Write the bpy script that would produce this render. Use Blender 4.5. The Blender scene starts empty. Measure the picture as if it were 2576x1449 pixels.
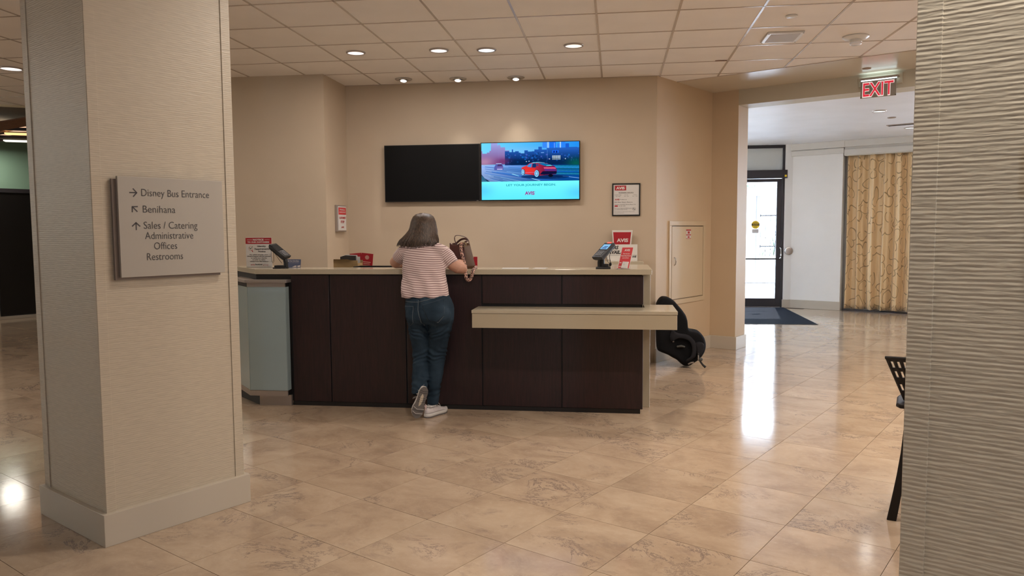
import bpy, bmesh, math, random
import numpy as np
from mathutils import Vector, Matrix, noise
from mathutils.bvhtree import BVHTree
random.seed(7)
R = math.radians
SC = bpy.context.scene
COL = SC.collection

# ------------------------------------------------------------------ camera
cam_d = bpy.data.cameras.new('camera')
cam = bpy.data.objects.new('camera', cam_d)
COL.objects.link(cam)
SC.camera = cam
yaw, pitch, roll = 0.134862561, 0.0756084074, -0.00624353213
F_PX = 1921.76338
EYE = 1.445
fw = Vector((-math.sin(yaw) * math.cos(pitch), math.cos(yaw) * math.cos(pitch), -math.sin(pitch)))
rt0 = Vector((math.cos(yaw), math.sin(yaw), 0))
up0 = rt0.cross(fw)
rt = rt0 * math.cos(roll) + up0 * math.sin(roll)
up = -rt0 * math.sin(roll) + up0 * math.cos(roll)
cm = Matrix((rt, up, -fw)).transposed().to_4x4()
cm.translation = Vector((0, 0, EYE))
cam.matrix_world = cm
cam_d.sensor_width = 36.0
cam_d.lens = 36.0 * F_PX / 2576.0
cam_d.clip_start = 0.05
cam_d.clip_end = 300

# ------------------------------------------------------------------ colour management
SC.view_settings.view_transform = 'Standard'
SC.view_settings.look = 'None'
SC.view_settings.exposure = 0.12
SC.view_settings.gamma = 1.0
SC.view_settings.use_curve_mapping = False

# ------------------------------------------------------------------ world and sun
W = bpy.data.worlds.new('world')
SC.world = W
W.use_nodes = True
bg = W.node_tree.nodes['Background']
bg.inputs[0].default_value = (0.64, 0.81, 1.0, 1)
bg.inputs[1].default_value = 21.0
sd = bpy.data.lights.new('sun', 'SUN')
sd.energy = 16.0
sd.color = (1.0, 0.96, 0.9)
sd.angle = R(0.5)
so = bpy.data.objects.new('sun', sd)
so.rotation_euler = (R(38), R(18), R(150))
COL.objects.link(so)

CEIL = 3.062
FARC = 2.95
DY = 14.52
WARM = (1.0, 0.89, 0.78)

def lamp(loc, power, color=WARM, size=0.13, spread=180, rot=(0, 0, 0), shape='DISK', size_y=None):
    d = bpy.data.lights.new('area_lamp', 'AREA')
    d.shape = shape
    d.size = size
    if size_y: d.size_y = size_y
    d.energy = power
    d.color = color
    d.spread = R(spread)
    o = bpy.data.objects.new('area_lamp', d)
    o.location = loc
    o.rotation_euler = rot
    COL.objects.link(o)
    return o

# lobby downlights in the frame and unseen ones added to light the room (positions of the fittings further down)
LIGHTS_SEEN = [(-2.344, 6.824, (1, .88, .78), 11), (-1.58, 6.855, (1, .86, .76), 9),
               (-1.155, 6.909, (.9, .93, 1.0), 9), (-.372, 6.871, (1, .82, .66), 9)]
GIMBALS = [(-2.253, 8.083), (-1.676, 8.158), (-1.056, 8.197)]
LIGHTS_ADDED = [(1.35, 3.9), (3.6, 3.9), (5.9, 3.9), (3.6, 1.35), (4.6, 6.3), (2.7, 5.5), (3.6, 6.9), (-.6, 3.9), (-3.95, 5.6), (-6.8, 3.9)]
for x, y, c, p in LIGHTS_SEEN:
    lamp((x, y, CEIL - .022), p, c)
for x, y in GIMBALS:
    lamp((x, y - .01, CEIL - .03), 3.5, (1, .93, .84), size=.06, spread=70, rot=(R(-12), 0, 0))
for x, y in LIGHTS_ADDED:
    lamp((x, y, CEIL - .022), {(-3.95, 5.6): 9, (-.6, 3.9): 24, (-6.8, 3.9): 4, (3.6, 6.9): 26, (1.35, 3.9): 25, (4.6, 6.3): 48, (2.7, 5.5): 42}.get((x, y), 33))
lamp((.719, 1.487, CEIL - .022), 24, (1, .95, .86), spread=120)
lamp((-5.898, 6.927, CEIL - .022), 12)
for x, y in ((3.367, 10.552), (4.4, 12.377)):
    lamp((x, y, FARC - .022), 1.5, (1, .94, .86))
lamp((-9.75, 11.0, 2.84), 12, (1, .95, .85), size=.35)  # unseen hall lamps with no fittings, added to light the left hall
lamp((-10.6, 8.6, 3.0), 18, (1, .9, .78))
lamp((-7.6, 5.0, CEIL - .03), 16)

# ------------------------------------------------------------------ materials
def s2l(c):
    return tuple(((x / 12.92) if x <= .04045 else ((x + .055) / 1.055) ** 2.4) for x in c)

def new_mat(name):
    m = bpy.data.materials.new(name)
    m.use_nodes = True
    nt = m.node_tree
    return m, nt, nt.nodes['Principled BSDF']

def mat(name, col, rough=.5, metal=0.0, spec=.5, noise_amt=0.0, noise_scale=20, bump=0.0, bump_scale=200,
        coat=0.0, sheen=0.0, trans=0.0, emit=None, estr=0.0):
    m, nt, b = new_mat(name)
    b.inputs['Base Color'].default_value = (*col, 1)
    b.inputs['Roughness'].default_value = rough
    b.inputs['Metallic'].default_value = metal
    b.inputs['Specular IOR Level'].default_value = spec
    b.inputs['Coat Weight'].default_value = coat
    b.inputs['Sheen Weight'].default_value = sheen
    b.inputs['Transmission Weight'].default_value = trans
    if emit:
        b.inputs['Emission Color'].default_value = (*emit, 1)
        b.inputs['Emission Strength'].default_value = estr
    N, L = nt.nodes, nt.links
    tc = N.new('ShaderNodeTexCoord')
    n = N.new('ShaderNodeTexNoise')
    n.inputs['Scale'].default_value = noise_scale
    n.inputs['Detail'].default_value = 4
    L.new(tc.outputs['Object'], n.inputs['Vector'])
    if noise_amt:
        mx = N.new('ShaderNodeMix'); mx.data_type = 'RGBA'; mx.blend_type = 'MULTIPLY'
        mx.inputs['Factor'].default_value = 1
        r = N.new('ShaderNodeMapRange')
        r.inputs['From Min'].default_value = .3; r.inputs['From Max'].default_value = .7
        r.inputs['To Min'].default_value = 1 - noise_amt; r.inputs['To Max'].default_value = 1 + noise_amt * .5
        L.new(n.outputs['Fac'], r.inputs['Value'])
        mx.inputs['A'].default_value = (*col, 1)
        L.new(r.outputs['Result'], mx.inputs['B'])
        L.new(mx.outputs['Result'], b.inputs['Base Color'])
    if bump:
        n2 = N.new('ShaderNodeTexNoise'); n2.inputs['Scale'].default_value = bump_scale
        n2.inputs['Detail'].default_value = 3
        L.new(tc.outputs['Object'], n2.inputs['Vector'])
        bp = N.new('ShaderNodeBump'); bp.inputs['Strength'].default_value = bump
        bp.inputs['Distance'].default_value = .002
        L.new(n2.outputs['Fac'], bp.inputs['Height'])
        L.new(bp.outputs['Normal'], b.inputs['Normal'])
    return m

def emit_mat(name, col, strength):
    m = bpy.data.materials.new(name); m.use_nodes = True
    nt = m.node_tree
    for n in list(nt.nodes):
        if n.type != 'OUTPUT_MATERIAL': nt.nodes.remove(n)
    e = nt.nodes.new('ShaderNodeEmission')
    e.inputs[0].default_value = (*col, 1); e.inputs[1].default_value = strength
    nt.links.new(e.outputs[0], nt.nodes['Material Output'].inputs[0])
    return m

def stone_floor():
    m, nt, b = new_mat('beige_travertine_tile')
    N, L = nt.nodes, nt.links
    geo = N.new('ShaderNodeNewGeometry')
    oi = N.new('ShaderNodeObjectInfo')
    sc = N.new('ShaderNodeVectorMath'); sc.operation = 'SCALE'; sc.inputs['Scale'].default_value = 37.0
    cmb = N.new('ShaderNodeCombineXYZ')
    L.new(oi.outputs['Random'], cmb.inputs[0]); L.new(oi.outputs['Random'], cmb.inputs[2])
    L.new(cmb.outputs[0], sc.inputs[0])
    rot = N.new('ShaderNodeVectorRotate'); rot.inputs['Angle'].default_value = R(30)
    L.new(geo.outputs['Position'], rot.inputs['Vector'])
    mp = N.new('ShaderNodeVectorMath'); mp.operation = 'MULTIPLY'; mp.inputs[1].default_value = (1.0, 1.25, 1)
    L.new(rot.outputs[0], mp.inputs[0])
    ad = N.new('ShaderNodeVectorMath'); ad.operation = 'ADD'
    L.new(mp.outputs[0], ad.inputs[0]); L.new(sc.outputs[0], ad.inputs[1])
    def nz(scale, detail, rough, dist=0.0):
        n = N.new('ShaderNodeTexNoise')
        n.inputs['Scale'].default_value = scale; n.inputs['Detail'].default_value = detail
        n.inputs['Roughness'].default_value = rough; n.inputs['Distortion'].default_value = dist
        L.new(ad.outputs[0], n.inputs['Vector'])
        return n.outputs['Fac']
    big = nz(2.6, 9, .68, .4)
    cr = N.new('ShaderNodeValToRGB')
    e = cr.color_ramp.elements
    e[0].position = .3; e[0].color = (.33, .235, .165, 1)
    e[1].position = .72; e[1].color = (.52, .405, .295, 1)
    x = cr.color_ramp.elements.new(.5); x.color = (.44, .328, .232, 1)
    L.new(big, cr.inputs[0])
    # grey-mauve patches
    pt = nz(4.2, 12, .76, .5)
    pr = N.new('ShaderNodeMapRange'); pr.inputs['From Min'].default_value = .555; pr.inputs['From Max'].default_value = .70
    L.new(pt, pr.inputs['Value'])
    m1 = N.new('ShaderNodeMix'); m1.data_type = 'RGBA'
    sc1 = N.new('ShaderNodeMath'); sc1.operation = 'MULTIPLY'; sc1.inputs[1].default_value = .62
    L.new(pr.outputs[0], sc1.inputs[0]); L.new(sc1.outputs[0], m1.inputs['Factor'])
    L.new(cr.outputs[0], m1.inputs['A']); m1.inputs['B'].default_value = (.26, .19, .155, 1)
    # thin veins where another noise crosses its middle
    vn = nz(2.6, 11, .78, .8)
    sb = N.new('ShaderNodeMath'); sb.operation = 'SUBTRACT'; sb.inputs[1].default_value = .5
    ab = N.new('ShaderNodeMath'); ab.operation = 'ABSOLUTE'
    L.new(vn, sb.inputs[0]); L.new(sb.outputs[0], ab.inputs[0])
    vr = N.new('ShaderNodeMapRange'); vr.inputs['From Min'].default_value = .016; vr.inputs['From Max'].default_value = 0.0
    L.new(ab.outputs[0], vr.inputs['Value'])
    gate = nz(1.7, 2, .5, .2)
    gr = N.new('ShaderNodeMapRange'); gr.inputs['From Min'].default_value = .54; gr.inputs['From Max'].default_value = .62
    L.new(gate, gr.inputs['Value'])
    vm = N.new('ShaderNodeMath'); vm.operation = 'MULTIPLY'
    L.new(vr.outputs[0], vm.inputs[0]); L.new(gr.outputs[0], vm.inputs[1])
    vm2 = N.new('ShaderNodeMath'); vm2.operation = 'MULTIPLY'; vm2.inputs[1].default_value = .95
    L.new(vm.outputs[0], vm2.inputs[0])
    m2 = N.new('ShaderNodeMix'); m2.data_type = 'RGBA'
    L.new(vm2.outputs[0], m2.inputs['Factor']); L.new(m1.outputs['Result'], m2.inputs['A'])
    m2.inputs['B'].default_value = (.13, .095, .095, 1)
    # fine light flecks
    fl = nz(22, 8, .8, .3)
    fr = N.new('ShaderNodeMapRange'); fr.inputs['From Min'].default_value = .54; fr.inputs['From Max'].default_value = .74
    fr.inputs['To Max'].default_value = .5
    L.new(fl, fr.inputs['Value'])
    m3 = N.new('ShaderNodeMix'); m3.data_type = 'RGBA'
    L.new(fr.outputs[0], m3.inputs['Factor']); L.new(m2.outputs['Result'], m3.inputs['A'])
    m3.inputs['B'].default_value = (.58, .47, .35, 1)
    # slight tile-to-tile change
    hv = N.new('ShaderNodeMapRange'); hv.inputs['To Min'].default_value = .95; hv.inputs['To Max'].default_value = 1.04
    L.new(oi.outputs['Random'], hv.inputs['Value'])
    m4 = N.new('ShaderNodeMix'); m4.data_type = 'RGBA'; m4.blend_type = 'MULTIPLY'; m4.inputs['Factor'].default_value = 1
    L.new(m3.outputs['Result'], m4.inputs['A']); L.new(hv.outputs[0], m4.inputs['B'])
    L.new(m4.outputs['Result'], b.inputs['Base Color'])
    b.inputs['Roughness'].default_value = .11
    rr = N.new('ShaderNodeMapRange'); rr.inputs['To Min'].default_value = .07; rr.inputs['To Max'].default_value = .16
    L.new(pt, rr.inputs['Value']); L.new(rr.outputs[0], b.inputs['Roughness'])
    bp = N.new('ShaderNodeBump'); bp.inputs['Strength'].default_value = .05; bp.inputs['Distance'].default_value = .004
    L.new(nz(5, 2, .5), bp.inputs['Height']); L.new(bp.outputs[0], b.inputs['Normal'])
    return m

def ribbed_wallcovering():
    m, nt, b = new_mat('ribbed_wallcovering')
    N, L = nt.nodes, nt.links
    tc = N.new('ShaderNodeTexCoord')
    mp = N.new('ShaderNodeMapping'); mp.inputs['Scale'].default_value = (16, 16, 105)
    L.new(tc.outputs['Object'], mp.inputs[0])
    n1 = N.new('ShaderNodeTexNoise'); n1.inputs['Scale'].default_value = 1.0; n1.inputs['Detail'].default_value = 2.5; n1.inputs['Distortion'].default_value = .25
    L.new(mp.outputs[0], n1.inputs['Vector'])
    sp = N.new('ShaderNodeSeparateXYZ'); L.new(tc.outputs['Object'], sp.inputs[0])
    # row phase shifts from one column of the weave to the next
    n2 = N.new('ShaderNodeTexNoise'); n2.inputs['Scale'].default_value = 7; n2.inputs['Detail'].default_value = 1
    mp2 = N.new('ShaderNodeMapping'); mp2.inputs['Scale'].default_value = (1, 1, .12)
    L.new(tc.outputs['Object'], mp2.inputs[0]); L.new(mp2.outputs[0], n2.inputs['Vector'])
    a = N.new('ShaderNodeMath'); a.operation = 'MULTIPLY_ADD'; a.inputs[1].default_value = 2 * math.pi / .0095
    L.new(sp.outputs[2], a.inputs[0])
    ph = N.new('ShaderNodeMath'); ph.operation = 'MULTIPLY'; ph.inputs[1].default_value = 1.2
    L.new(n2.outputs['Fac'], ph.inputs[0]); L.new(ph.outputs[0], a.inputs[2])
    s = N.new('ShaderNodeMath'); s.operation = 'SINE'; L.new(a.outputs[0], s.inputs[0])
    h = N.new('ShaderNodeMath'); h.operation = 'MULTIPLY_ADD'; h.inputs[1].default_value = .10
    L.new(s.outputs[0], h.inputs[0]); L.new(n1.outputs['Fac'], h.inputs[2])
    bp = N.new('ShaderNodeBump'); bp.inputs['Strength'].default_value = .5; bp.inputs['Distance'].default_value = .0027
    L.new(h.outputs[0], bp.inputs['Height']); L.new(bp.outputs[0], b.inputs['Normal'])
    cr = N.new('ShaderNodeMapRange'); cr.inputs['From Min'].default_value = 0.2; cr.inputs['From Max'].default_value = .8
    cr.inputs['To Min'].default_value = .88; cr.inputs['To Max'].default_value = 1.06
    L.new(h.outputs[0], cr.inputs[0])
    mx = N.new('ShaderNodeMix'); mx.data_type = 'RGBA'; mx.blend_type = 'MULTIPLY'; mx.inputs['Factor'].default_value = 1
    mx.inputs['A'].default_value = (.52, .445, .345, 1)
    L.new(cr.outputs[0], mx.inputs['B']); L.new(mx.outputs['Result'], b.inputs['Base Color'])
    b.inputs['Roughness'].default_value = .42
    return m

def wood_mat(name, dark, light, scale=(30, 30, 2.2), rough=.33):
    m, nt, b = new_mat(name)
    N, L = nt.nodes, nt.links
    tc = N.new('ShaderNodeTexCoord')
    mp = N.new('ShaderNodeMapping'); mp.inputs['Scale'].default_value = scale
    L.new(tc.outputs['Object'], mp.inputs[0])
    n = N.new('ShaderNodeTexNoise'); n.inputs['Scale'].default_value = 3; n.inputs['Detail'].default_value = 6
    n.inputs['Roughness'].default_value = .65; n.inputs['Distortion'].default_value = .4
    L.new(mp.outputs[0], n.inputs['Vector'])
    cr = N.new('ShaderNodeValToRGB')
    cr.color_ramp.elements[0].position = .3; cr.color_ramp.elements[0].color = (*dark, 1)
    cr.color_ramp.elements[1].position = .75; cr.color_ramp.elements[1].color = (*light, 1)
    L.new(n.outputs['Fac'], cr.inputs[0]); L.new(cr.outputs[0], b.inputs['Base Color'])
    b.inputs['Roughness'].default_value = rough
    return m

def glass_pane(name, tint=(1, 1, 1), refl=.5):
    m = bpy.data.materials.new(name); m.use_nodes = True
    nt = m.node_tree; N, L = nt.nodes, nt.links
    N.remove(N['Principled BSDF'])
    t = N.new('ShaderNodeBsdfTransparent'); t.inputs[0].default_value = (*tint, 1)
    g = N.new('ShaderNodeBsdfGlossy'); g.inputs['Roughness'].default_value = .01
    fr = N.new('ShaderNodeFresnel'); fr.inputs[0].default_value = 1.45
    mu = N.new('ShaderNodeMath'); mu.operation = 'MULTIPLY'; mu.inputs[1].default_value = refl
    L.new(fr.outputs[0], mu.inputs[0])
    mx = N.new('ShaderNodeMixShader'); L.new(mu.outputs[0], mx.inputs[0])
    L.new(t.outputs[0], mx.inputs[1]); L.new(g.outputs[0], mx.inputs[2])
    L.new(mx.outputs[0], N['Material Output'].inputs[0])
    return m

M = {}
M['tile'] = stone_floor()
M['rib'] = ribbed_wallcovering()
M['grout'] = mat('dark_grout', (.12, .085, .06), .7)
M['wall'] = mat('tan_wall_paint', (.50, .405, .30), .55, noise_amt=.03, noise_scale=3, bump=.06, bump_scale=90)
M['wallcol'] = mat('ochre_wall_paint', (.56, .42, .275), .5, noise_amt=.03, noise_scale=3, bump=.05, bump_scale=90)
M['wallfar'] = mat('off_white_wall_paint', (.85, .835, .81), .5, noise_amt=.02, noise_scale=3)
M['base'] = mat('putty_baseboard_paint', (.50, .44, .36), .4)
M['trim'] = mat('white_trim_paint', (.70, .67, .62), .35)
M['ceil'] = mat('ceiling_tile_face', (.80, .75, .70), .85, noise_amt=.04, noise_scale=2.5, bump=.25, bump_scale=260)
M['grid'] = mat('ceiling_grid_metal', (.52, .45, .39), .22)  # real tees, coloured darker than the tiles to stand for shadow lines
M['ceilgap'] = mat('ceiling_void_dark', (.10, .08, .06), .9)
M['soffit'] = mat('semi_gloss_soffit_paint', (.60, .53, .43), .22, noise_amt=.03, noise_scale=2, bump=.25, bump_scale=9)
M['beam'] = mat('olive_tan_beam_paint', (.50, .45, .35), .45)
M['farceil'] = mat('white_ceiling_paint', (.80, .84, .92), .45, bump=.5, bump_scale=12, noise_amt=.05, noise_scale=2)
M['wood'] = wood_mat('espresso_stained_wood', (.0085, .0035, .004), (.034, .011, .012), rough=.42)
M['wooddark'] = mat('black_brown_recess', (.006, .004, .004), .5)
M['stonetop'] = mat('cream_solid_surface', (.46, .40, .30), .16, noise_amt=.015, noise_scale=60)
M['creamapron'] = mat('cream_apron_laminate', (.44, .375, .27), .3)
M['frost'] = mat('frosted_aqua_glass', (.30, .375, .385), .18, noise_amt=.03, noise_scale=2, spec=.5, coat=.3)
M['alu'] = mat('brushed_metal', (.42, .37, .34), .34, metal=.75, bump=.1, bump_scale=300)
M['black'] = mat('black_plastic', (.009, .009, .010), .36, spec=.35)
M['blackm'] = mat('matte_black_plastic', (.016, .015, .016), .6)
M['tvblack'] = mat('black_screen_glass', (.0025, .0025, .003), .45, spec=.15)
M['white'] = mat('white_card', (.62, .60, .58), .45)
M['whitegl'] = mat('white_plastic', (.68, .66, .62), .3)
M['red'] = mat('crimson_print', (.38, .012, .022), .4)
M['redbright'] = mat('bright_red_print', (.55, .03, .04), .4)
M['ink'] = mat('black_ink', (.02, .02, .022), .5)
M['inkgrey'] = mat('charcoal_lettering', (.055, .048, .05), .5)
M['inkred'] = mat('red_ink', (.45, .03, .035), .5)
M['inkgreen'] = mat('green_ink', (.03, .12, .06), .5)
M['inkpale'] = mat('pale_lettering', (.70, .62, .60), .5)
M['blueprint'] = mat('slate_blue_print', (.09, .11, .19), .45)
M['signplate'] = mat('satin_nickel_plate', (.40, .36, .31), .5, metal=.0, bump=.03, bump_scale=60)
M['signback'] = mat('mauve_grey_backplate', (.22, .18, .16), .4, metal=.3)
M['clear'] = glass_pane('clear_glass')
M['acrylic'] = glass_pane('clear_acrylic', (.97, .97, .97), .8)
M['bronze'] = mat('dark_bronze_aluminium', (.045, .040, .045), .35, metal=.4)
M['steel'] = mat('stainless_steel', (.55, .54, .53), .25, metal=1.0)
M['matfloor'] = mat('charcoal_entrance_carpet', (.016, .019, .027), 1.0, spec=.05, noise_amt=.4, noise_scale=120, bump=.8, bump_scale=300)
M['green'] = mat('sage_green_wall_paint', (.22, .34, .25), .5)
M['darkpanel'] = mat('near_black_panel', (.004, .003, .003), .4)
M['cream'] = mat('cream_plaster', (.62, .56, .40), .6)
M['brownwood'] = wood_mat('brown_slatted_wood', (.14, .075, .045), (.34, .19, .12), (2, 20, 20), .4)
M['cardboard'] = mat('kraft_cardboard', (.36, .24, .11), .8, noise_amt=.1)
M['exitred'] = mat('exit_sign_red', (.55, .012, .03), .35, emit=(.75, .03, .06), estr=.55)
M['exitwhite'] = mat('exit_sign_white_outline', (.8, .75, .75), .35, emit=(1, .85, .85), estr=.5)
M['exitplate'] = mat('exit_sign_plate', (.30, .27, .24), .28, metal=.2)
M['lens'] = emit_mat('downlight_lens_warm', (1, .86, .80), 1.4)
M['lenswhite'] = emit_mat('downlight_lens_cool', (.90, .96, 1.0), 1.4)
M['lensamber'] = emit_mat('downlight_lens_amber', (1, .83, .68), 1.3)
M['bulb'] = emit_mat('lamp_bulb', (1, .95, .90), 5.0)
M['ledstrip'] = emit_mat('led_strip', (.75, .95, 1), 4.0)
M['concrete'] = mat('pale_pavement', (.62, .62, .64), .8, noise_amt=.05, noise_scale=2)
M['stucco'] = mat('white_stucco', (.75, .74, .73), .8)
M['stuccob'] = mat('beige_stucco', (.50, .43, .38), .8)
M['leaf'] = mat('fresh_green_leaf', (.012, .045, .008), .6, noise_amt=.2)
M['denim_gap'] = mat('dark_cuff_inside', (.01, .012, .018), .9)
M['skin'] = mat('fair_skin', (.50, .27, .19), .5, noise_amt=.05, noise_scale=12)
M['shoe'] = mat('white_sneaker_mesh', (.62, .57, .57), .6, noise_amt=.08, noise_scale=60, bump=.4, bump_scale=300)
M['shoetrim'] = mat('white_rubber_midsole', (.66, .63, .60), .4)
M['solegrey'] = mat('grey_rubber_outsole', (.14, .125, .12), .6, bump=.6, bump_scale=160)
M['yellow'] = mat('yellow_sticker', (.75, .52, .02), .5, emit=(.75, .52, .02), estr=.15)  # faint emission added, though the sticker is no lamp
M['amberglow'] = emit_mat('amber_lamp_panel', (1, .55, .22), 1.6)
M['paleglow'] = emit_mat('cream_lamp_panel', (1, .95, .78), 1.2)

# ------------------------------------------------------------------ mesh helpers
class MB:
    def __init__(s):
        s.v = []; s.f = []; s.m = []; s.x = Matrix.Identity(4)
    def add(s, verts, faces, mi=0):
        o = len(s.v)
        s.v += [tuple(s.x @ Vector(p)) for p in verts]
        s.f += [tuple(i + o for i in f) for f in faces]
        s.m += [mi] * len(faces)
        return s
    def box(s, x0, x1, y0, y1, z0, z1, mi=0):
        v = [(x0, y0, z0), (x1, y0, z0), (x1, y1, z0), (x0, y1, z0), (x0, y0, z1), (x1, y0, z1), (x1, y1, z1), (x0, y1, z1)]
        return s.add(v, [(0, 3, 2, 1), (4, 5, 6, 7), (0, 1, 5, 4), (1, 2, 6, 5), (2, 3, 7, 6), (3, 0, 4, 7)], mi)
    def prism(s, poly, z0, z1, mi=0, axis='z'):
        def P(a, b, c):
            return (a, b, c) if axis == 'z' else ((a, c, b) if axis == 'y' else (c, a, b))
        n = len(poly)
        v = [P(x, y, z0) for x, y in poly] + [P(x, y, z1) for x, y in poly]
        f = [tuple(range(n))[::-1], tuple(range(n, 2 * n))] + [(i, (i + 1) % n, (i + 1) % n + n, i + n) for i in range(n)]
        return s.add(v, f, mi)
    def quad(s, a, b, c, d, mi=0):
        return s.add([a, b, c, d], [(0, 1, 2, 3)], mi)
    def loft(s, rings, mi=0, cap=True, closed=True):
        n = len(rings[0]); v = [p for r in rings for p in r]; f = []
        for i in range(len(rings) - 1):
            for j in range(n if closed else n - 1):
                k = (j + 1) % n
                f.append((i * n + j, i * n + k, (i + 1) * n + k, (i + 1) * n + j))
        if cap:
            f.append(tuple(range(n))[::-1]); f.append(tuple(range((len(rings) - 1) * n, len(rings) * n)))
        return s.add(v, f, mi)
    def tube(s, pts, r, n=10, mi=0, flat=1.0, upv=(0, 0, 1)):
        pts = [Vector(p) for p in pts]; rings = []
        for i, p in enumerate(pts):
            t = (pts[min(i + 1, len(pts) - 1)] - pts[max(i - 1, 0)])
            t = t.normalized() if t.length > 1e-9 else Vector((0, 0, 1))
            u = Vector(upv)
            if abs(u.dot(t)) > .95: u = Vector((1, 0, 0))
            a = t.cross(u).normalized(); b = a.cross(t).normalized()
            rr = r[i] if isinstance(r, (list, tuple)) else r
            rings.append([tuple(p + a * math.cos(2 * math.pi * k / n) * rr + b * math.sin(2 * math.pi * k / n) * rr * flat) for k in range(n)])
        return s.loft(rings, mi)
    def lathe(s, prof, c=(0, 0, 0), n=28, mi=0, cap=True):
        rings = [[(c[0] + r * math.cos(2 * math.pi * k / n), c[1] + r * math.sin(2 * math.pi * k / n), c[2] + z) for k in range(n)] for r, z in prof]
        return s.loft(rings, mi, cap)
    def ell(s, c, rx, ry, rz, nu=20, nv=12, mi=0):
        rings = []
        for i in range(nv + 1):
            a = -math.pi / 2 + math.pi * i / nv; q = max(math.cos(a), 1e-3)
            rings.append([(c[0] + rx * q * math.cos(2 * math.pi * k / nu), c[1] + ry * q * math.sin(2 * math.pi * k / nu), c[2] + rz * math.sin(a)) for k in range(nu)])
        return s.loft(rings, mi)
    def text(s, body, o, u, v, size=None, width=None, align='L', bold=0.0, depth=.0006, mi=0, shear=0.0, sx=1.0, height=None):
        cu = bpy.data.curves.new('t', 'FONT')
        cu.body = body; cu.size = 1; cu.resolution_u = 3; cu.offset = bold; cu.shear = shear
        ob = bpy.data.objects.new('t', cu); COL.objects.link(ob)
        dg = bpy.context.evaluated_depsgraph_get()
        me = bpy.data.meshes.new_from_object(ob.evaluated_get(dg))
        vs = [Vector(w.co) for w in me.vertices]; fs = [tuple(p.vertices) for p in me.polygons]
        bpy.data.objects.remove(ob); bpy.data.curves.remove(cu); bpy.data.meshes.remove(me)
        if not vs: return s
        x0 = min(p.x for p in vs); x1 = max(p.x for p in vs)
        if height: size = height / .72
        if size is None: size = width / (x1 - x0)
        kx = size * sx if width is None else width / (x1 - x0)
        off = {'L': x0, 'C': (x0 + x1) / 2, 'R': x1}[align]
        u = Vector(u).normalized(); v = Vector(v).normalized(); nn = u.cross(v); o = Vector(o)
        return s.add([o + u * ((p.x - off) * kx) + v * (p.y * size) + nn * depth for p in vs], fs, mi)
    def build(s, name, mats, parent=None, smooth=None, bevel=None, kind=None, label=None, loc=None):
        me = bpy.data.meshes.new(name)
        me.from_pydata(s.v, [], s.f); me.update()
        if not isinstance(mats, (list, tuple)): mats = [mats]
        for m in mats: me.materials.append(m if not isinstance(m, str) else M[m])
        if len(mats) > 1: me.polygons.foreach_set('material_index', s.m)
        b = bmesh.new(); b.from_mesh(me)
        bmesh.ops.recalc_face_normals(b, faces=b.faces) if len(s.f) > 1 else None
        b.to_mesh(me); b.free()
        if smooth is not None:
            me.shade_smooth(); me.set_sharp_from_angle(angle=R(smooth))
        o = bpy.data.objects.new(name, me); COL.objects.link(o)
        if parent: o.parent = parent
        if bevel:
            md = o.modifiers.new('bevel', 'BEVEL'); md.width = bevel; md.segments = 2; md.limit_method = 'ANGLE'
        if kind: o['kind'] = kind
        if label: o['label'] = label
        return o

def thing(name, label, cat, loc=(0, 0, 0), rz=0, group=None, kind=None):
    o = bpy.data.objects.new(name, None); COL.objects.link(o)
    o.location = loc; o.rotation_euler = (0, 0, R(rz)); o.empty_display_size = .1
    o['label'] = label; o['category'] = cat
    if group: o['group'] = group
    if kind: o['kind'] = kind
    return o

def tag(o, label, cat, group=None, kind=None):
    o['label'] = label; o['category'] = cat
    if group: o['group'] = group
    if kind: o['kind'] = kind
    return o

def structure(name, label=None):
    o = bpy.data.objects.new(name, None); COL.objects.link(o); o['kind'] = 'structure'
    if label: o['label'] = label
    return o

def box(name, x0, x1, y0, y1, z0, z1, m, parent=None, bevel=None, **k):
    return MB().box(x0, x1, y0, y1, z0, z1).build(name, m, parent, bevel=bevel, **k)

def wallseg(p0, p1, z0, z1, th, m, name=None, parent=None, side=1, kind='structure'):
    """wall slab whose seen face runs from p0 to p1; thickness to the left of travel when side=1"""
    a = Vector((*p0, 0)); b = Vector((*p1, 0)); d = (b - a).normalized(); n = Vector((-d.y, d.x, 0)) * th * side
    poly = [(a.x, a.y), (b.x, b.y), (b.x + n.x, b.y + n.y), (a.x + n.x, a.y + n.y)]
    return MB().prism(poly, z0, z1).build(name, m, parent, kind=kind)

def fuse(mb, voxel, iters=6, fac=.5):
    me = bpy.data.meshes.new('f'); me.from_pydata(mb.v, [], mb.f); me.update()
    b = bmesh.new(); b.from_mesh(me); bmesh.ops.recalc_face_normals(b, faces=b.faces); b.to_mesh(me); b.free()
    o = bpy.data.objects.new('f', me); COL.objects.link(o)
    md = o.modifiers.new('r', 'REMESH'); md.mode = 'VOXEL'; md.voxel_size = voxel
    sm = o.modifiers.new('s', 'SMOOTH'); sm.iterations = iters; sm.factor = fac
    dg = bpy.context.evaluated_depsgraph_get()
    r = bpy.data.meshes.new_from_object(o.evaluated_get(dg))
    bpy.data.objects.remove(o); bpy.data.meshes.remove(me)
    return r

def mesh_obj(name, me, m, parent=None, smooth=True):
    me.materials.clear()
    for x in (m if isinstance(m, (list, tuple)) else [m]): me.materials.append(x if not isinstance(x, str) else M[x])
    if smooth: me.shade_smooth()
    o = bpy.data.objects.new(name, me); COL.objects.link(o)
    if parent: o.parent = parent
    return o

C60, S60 = math.cos(R(60)), math.sin(R(60))
D1 = Vector((C60, S60, 0)); D2 = Vector((S60, -C60, 0))

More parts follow.
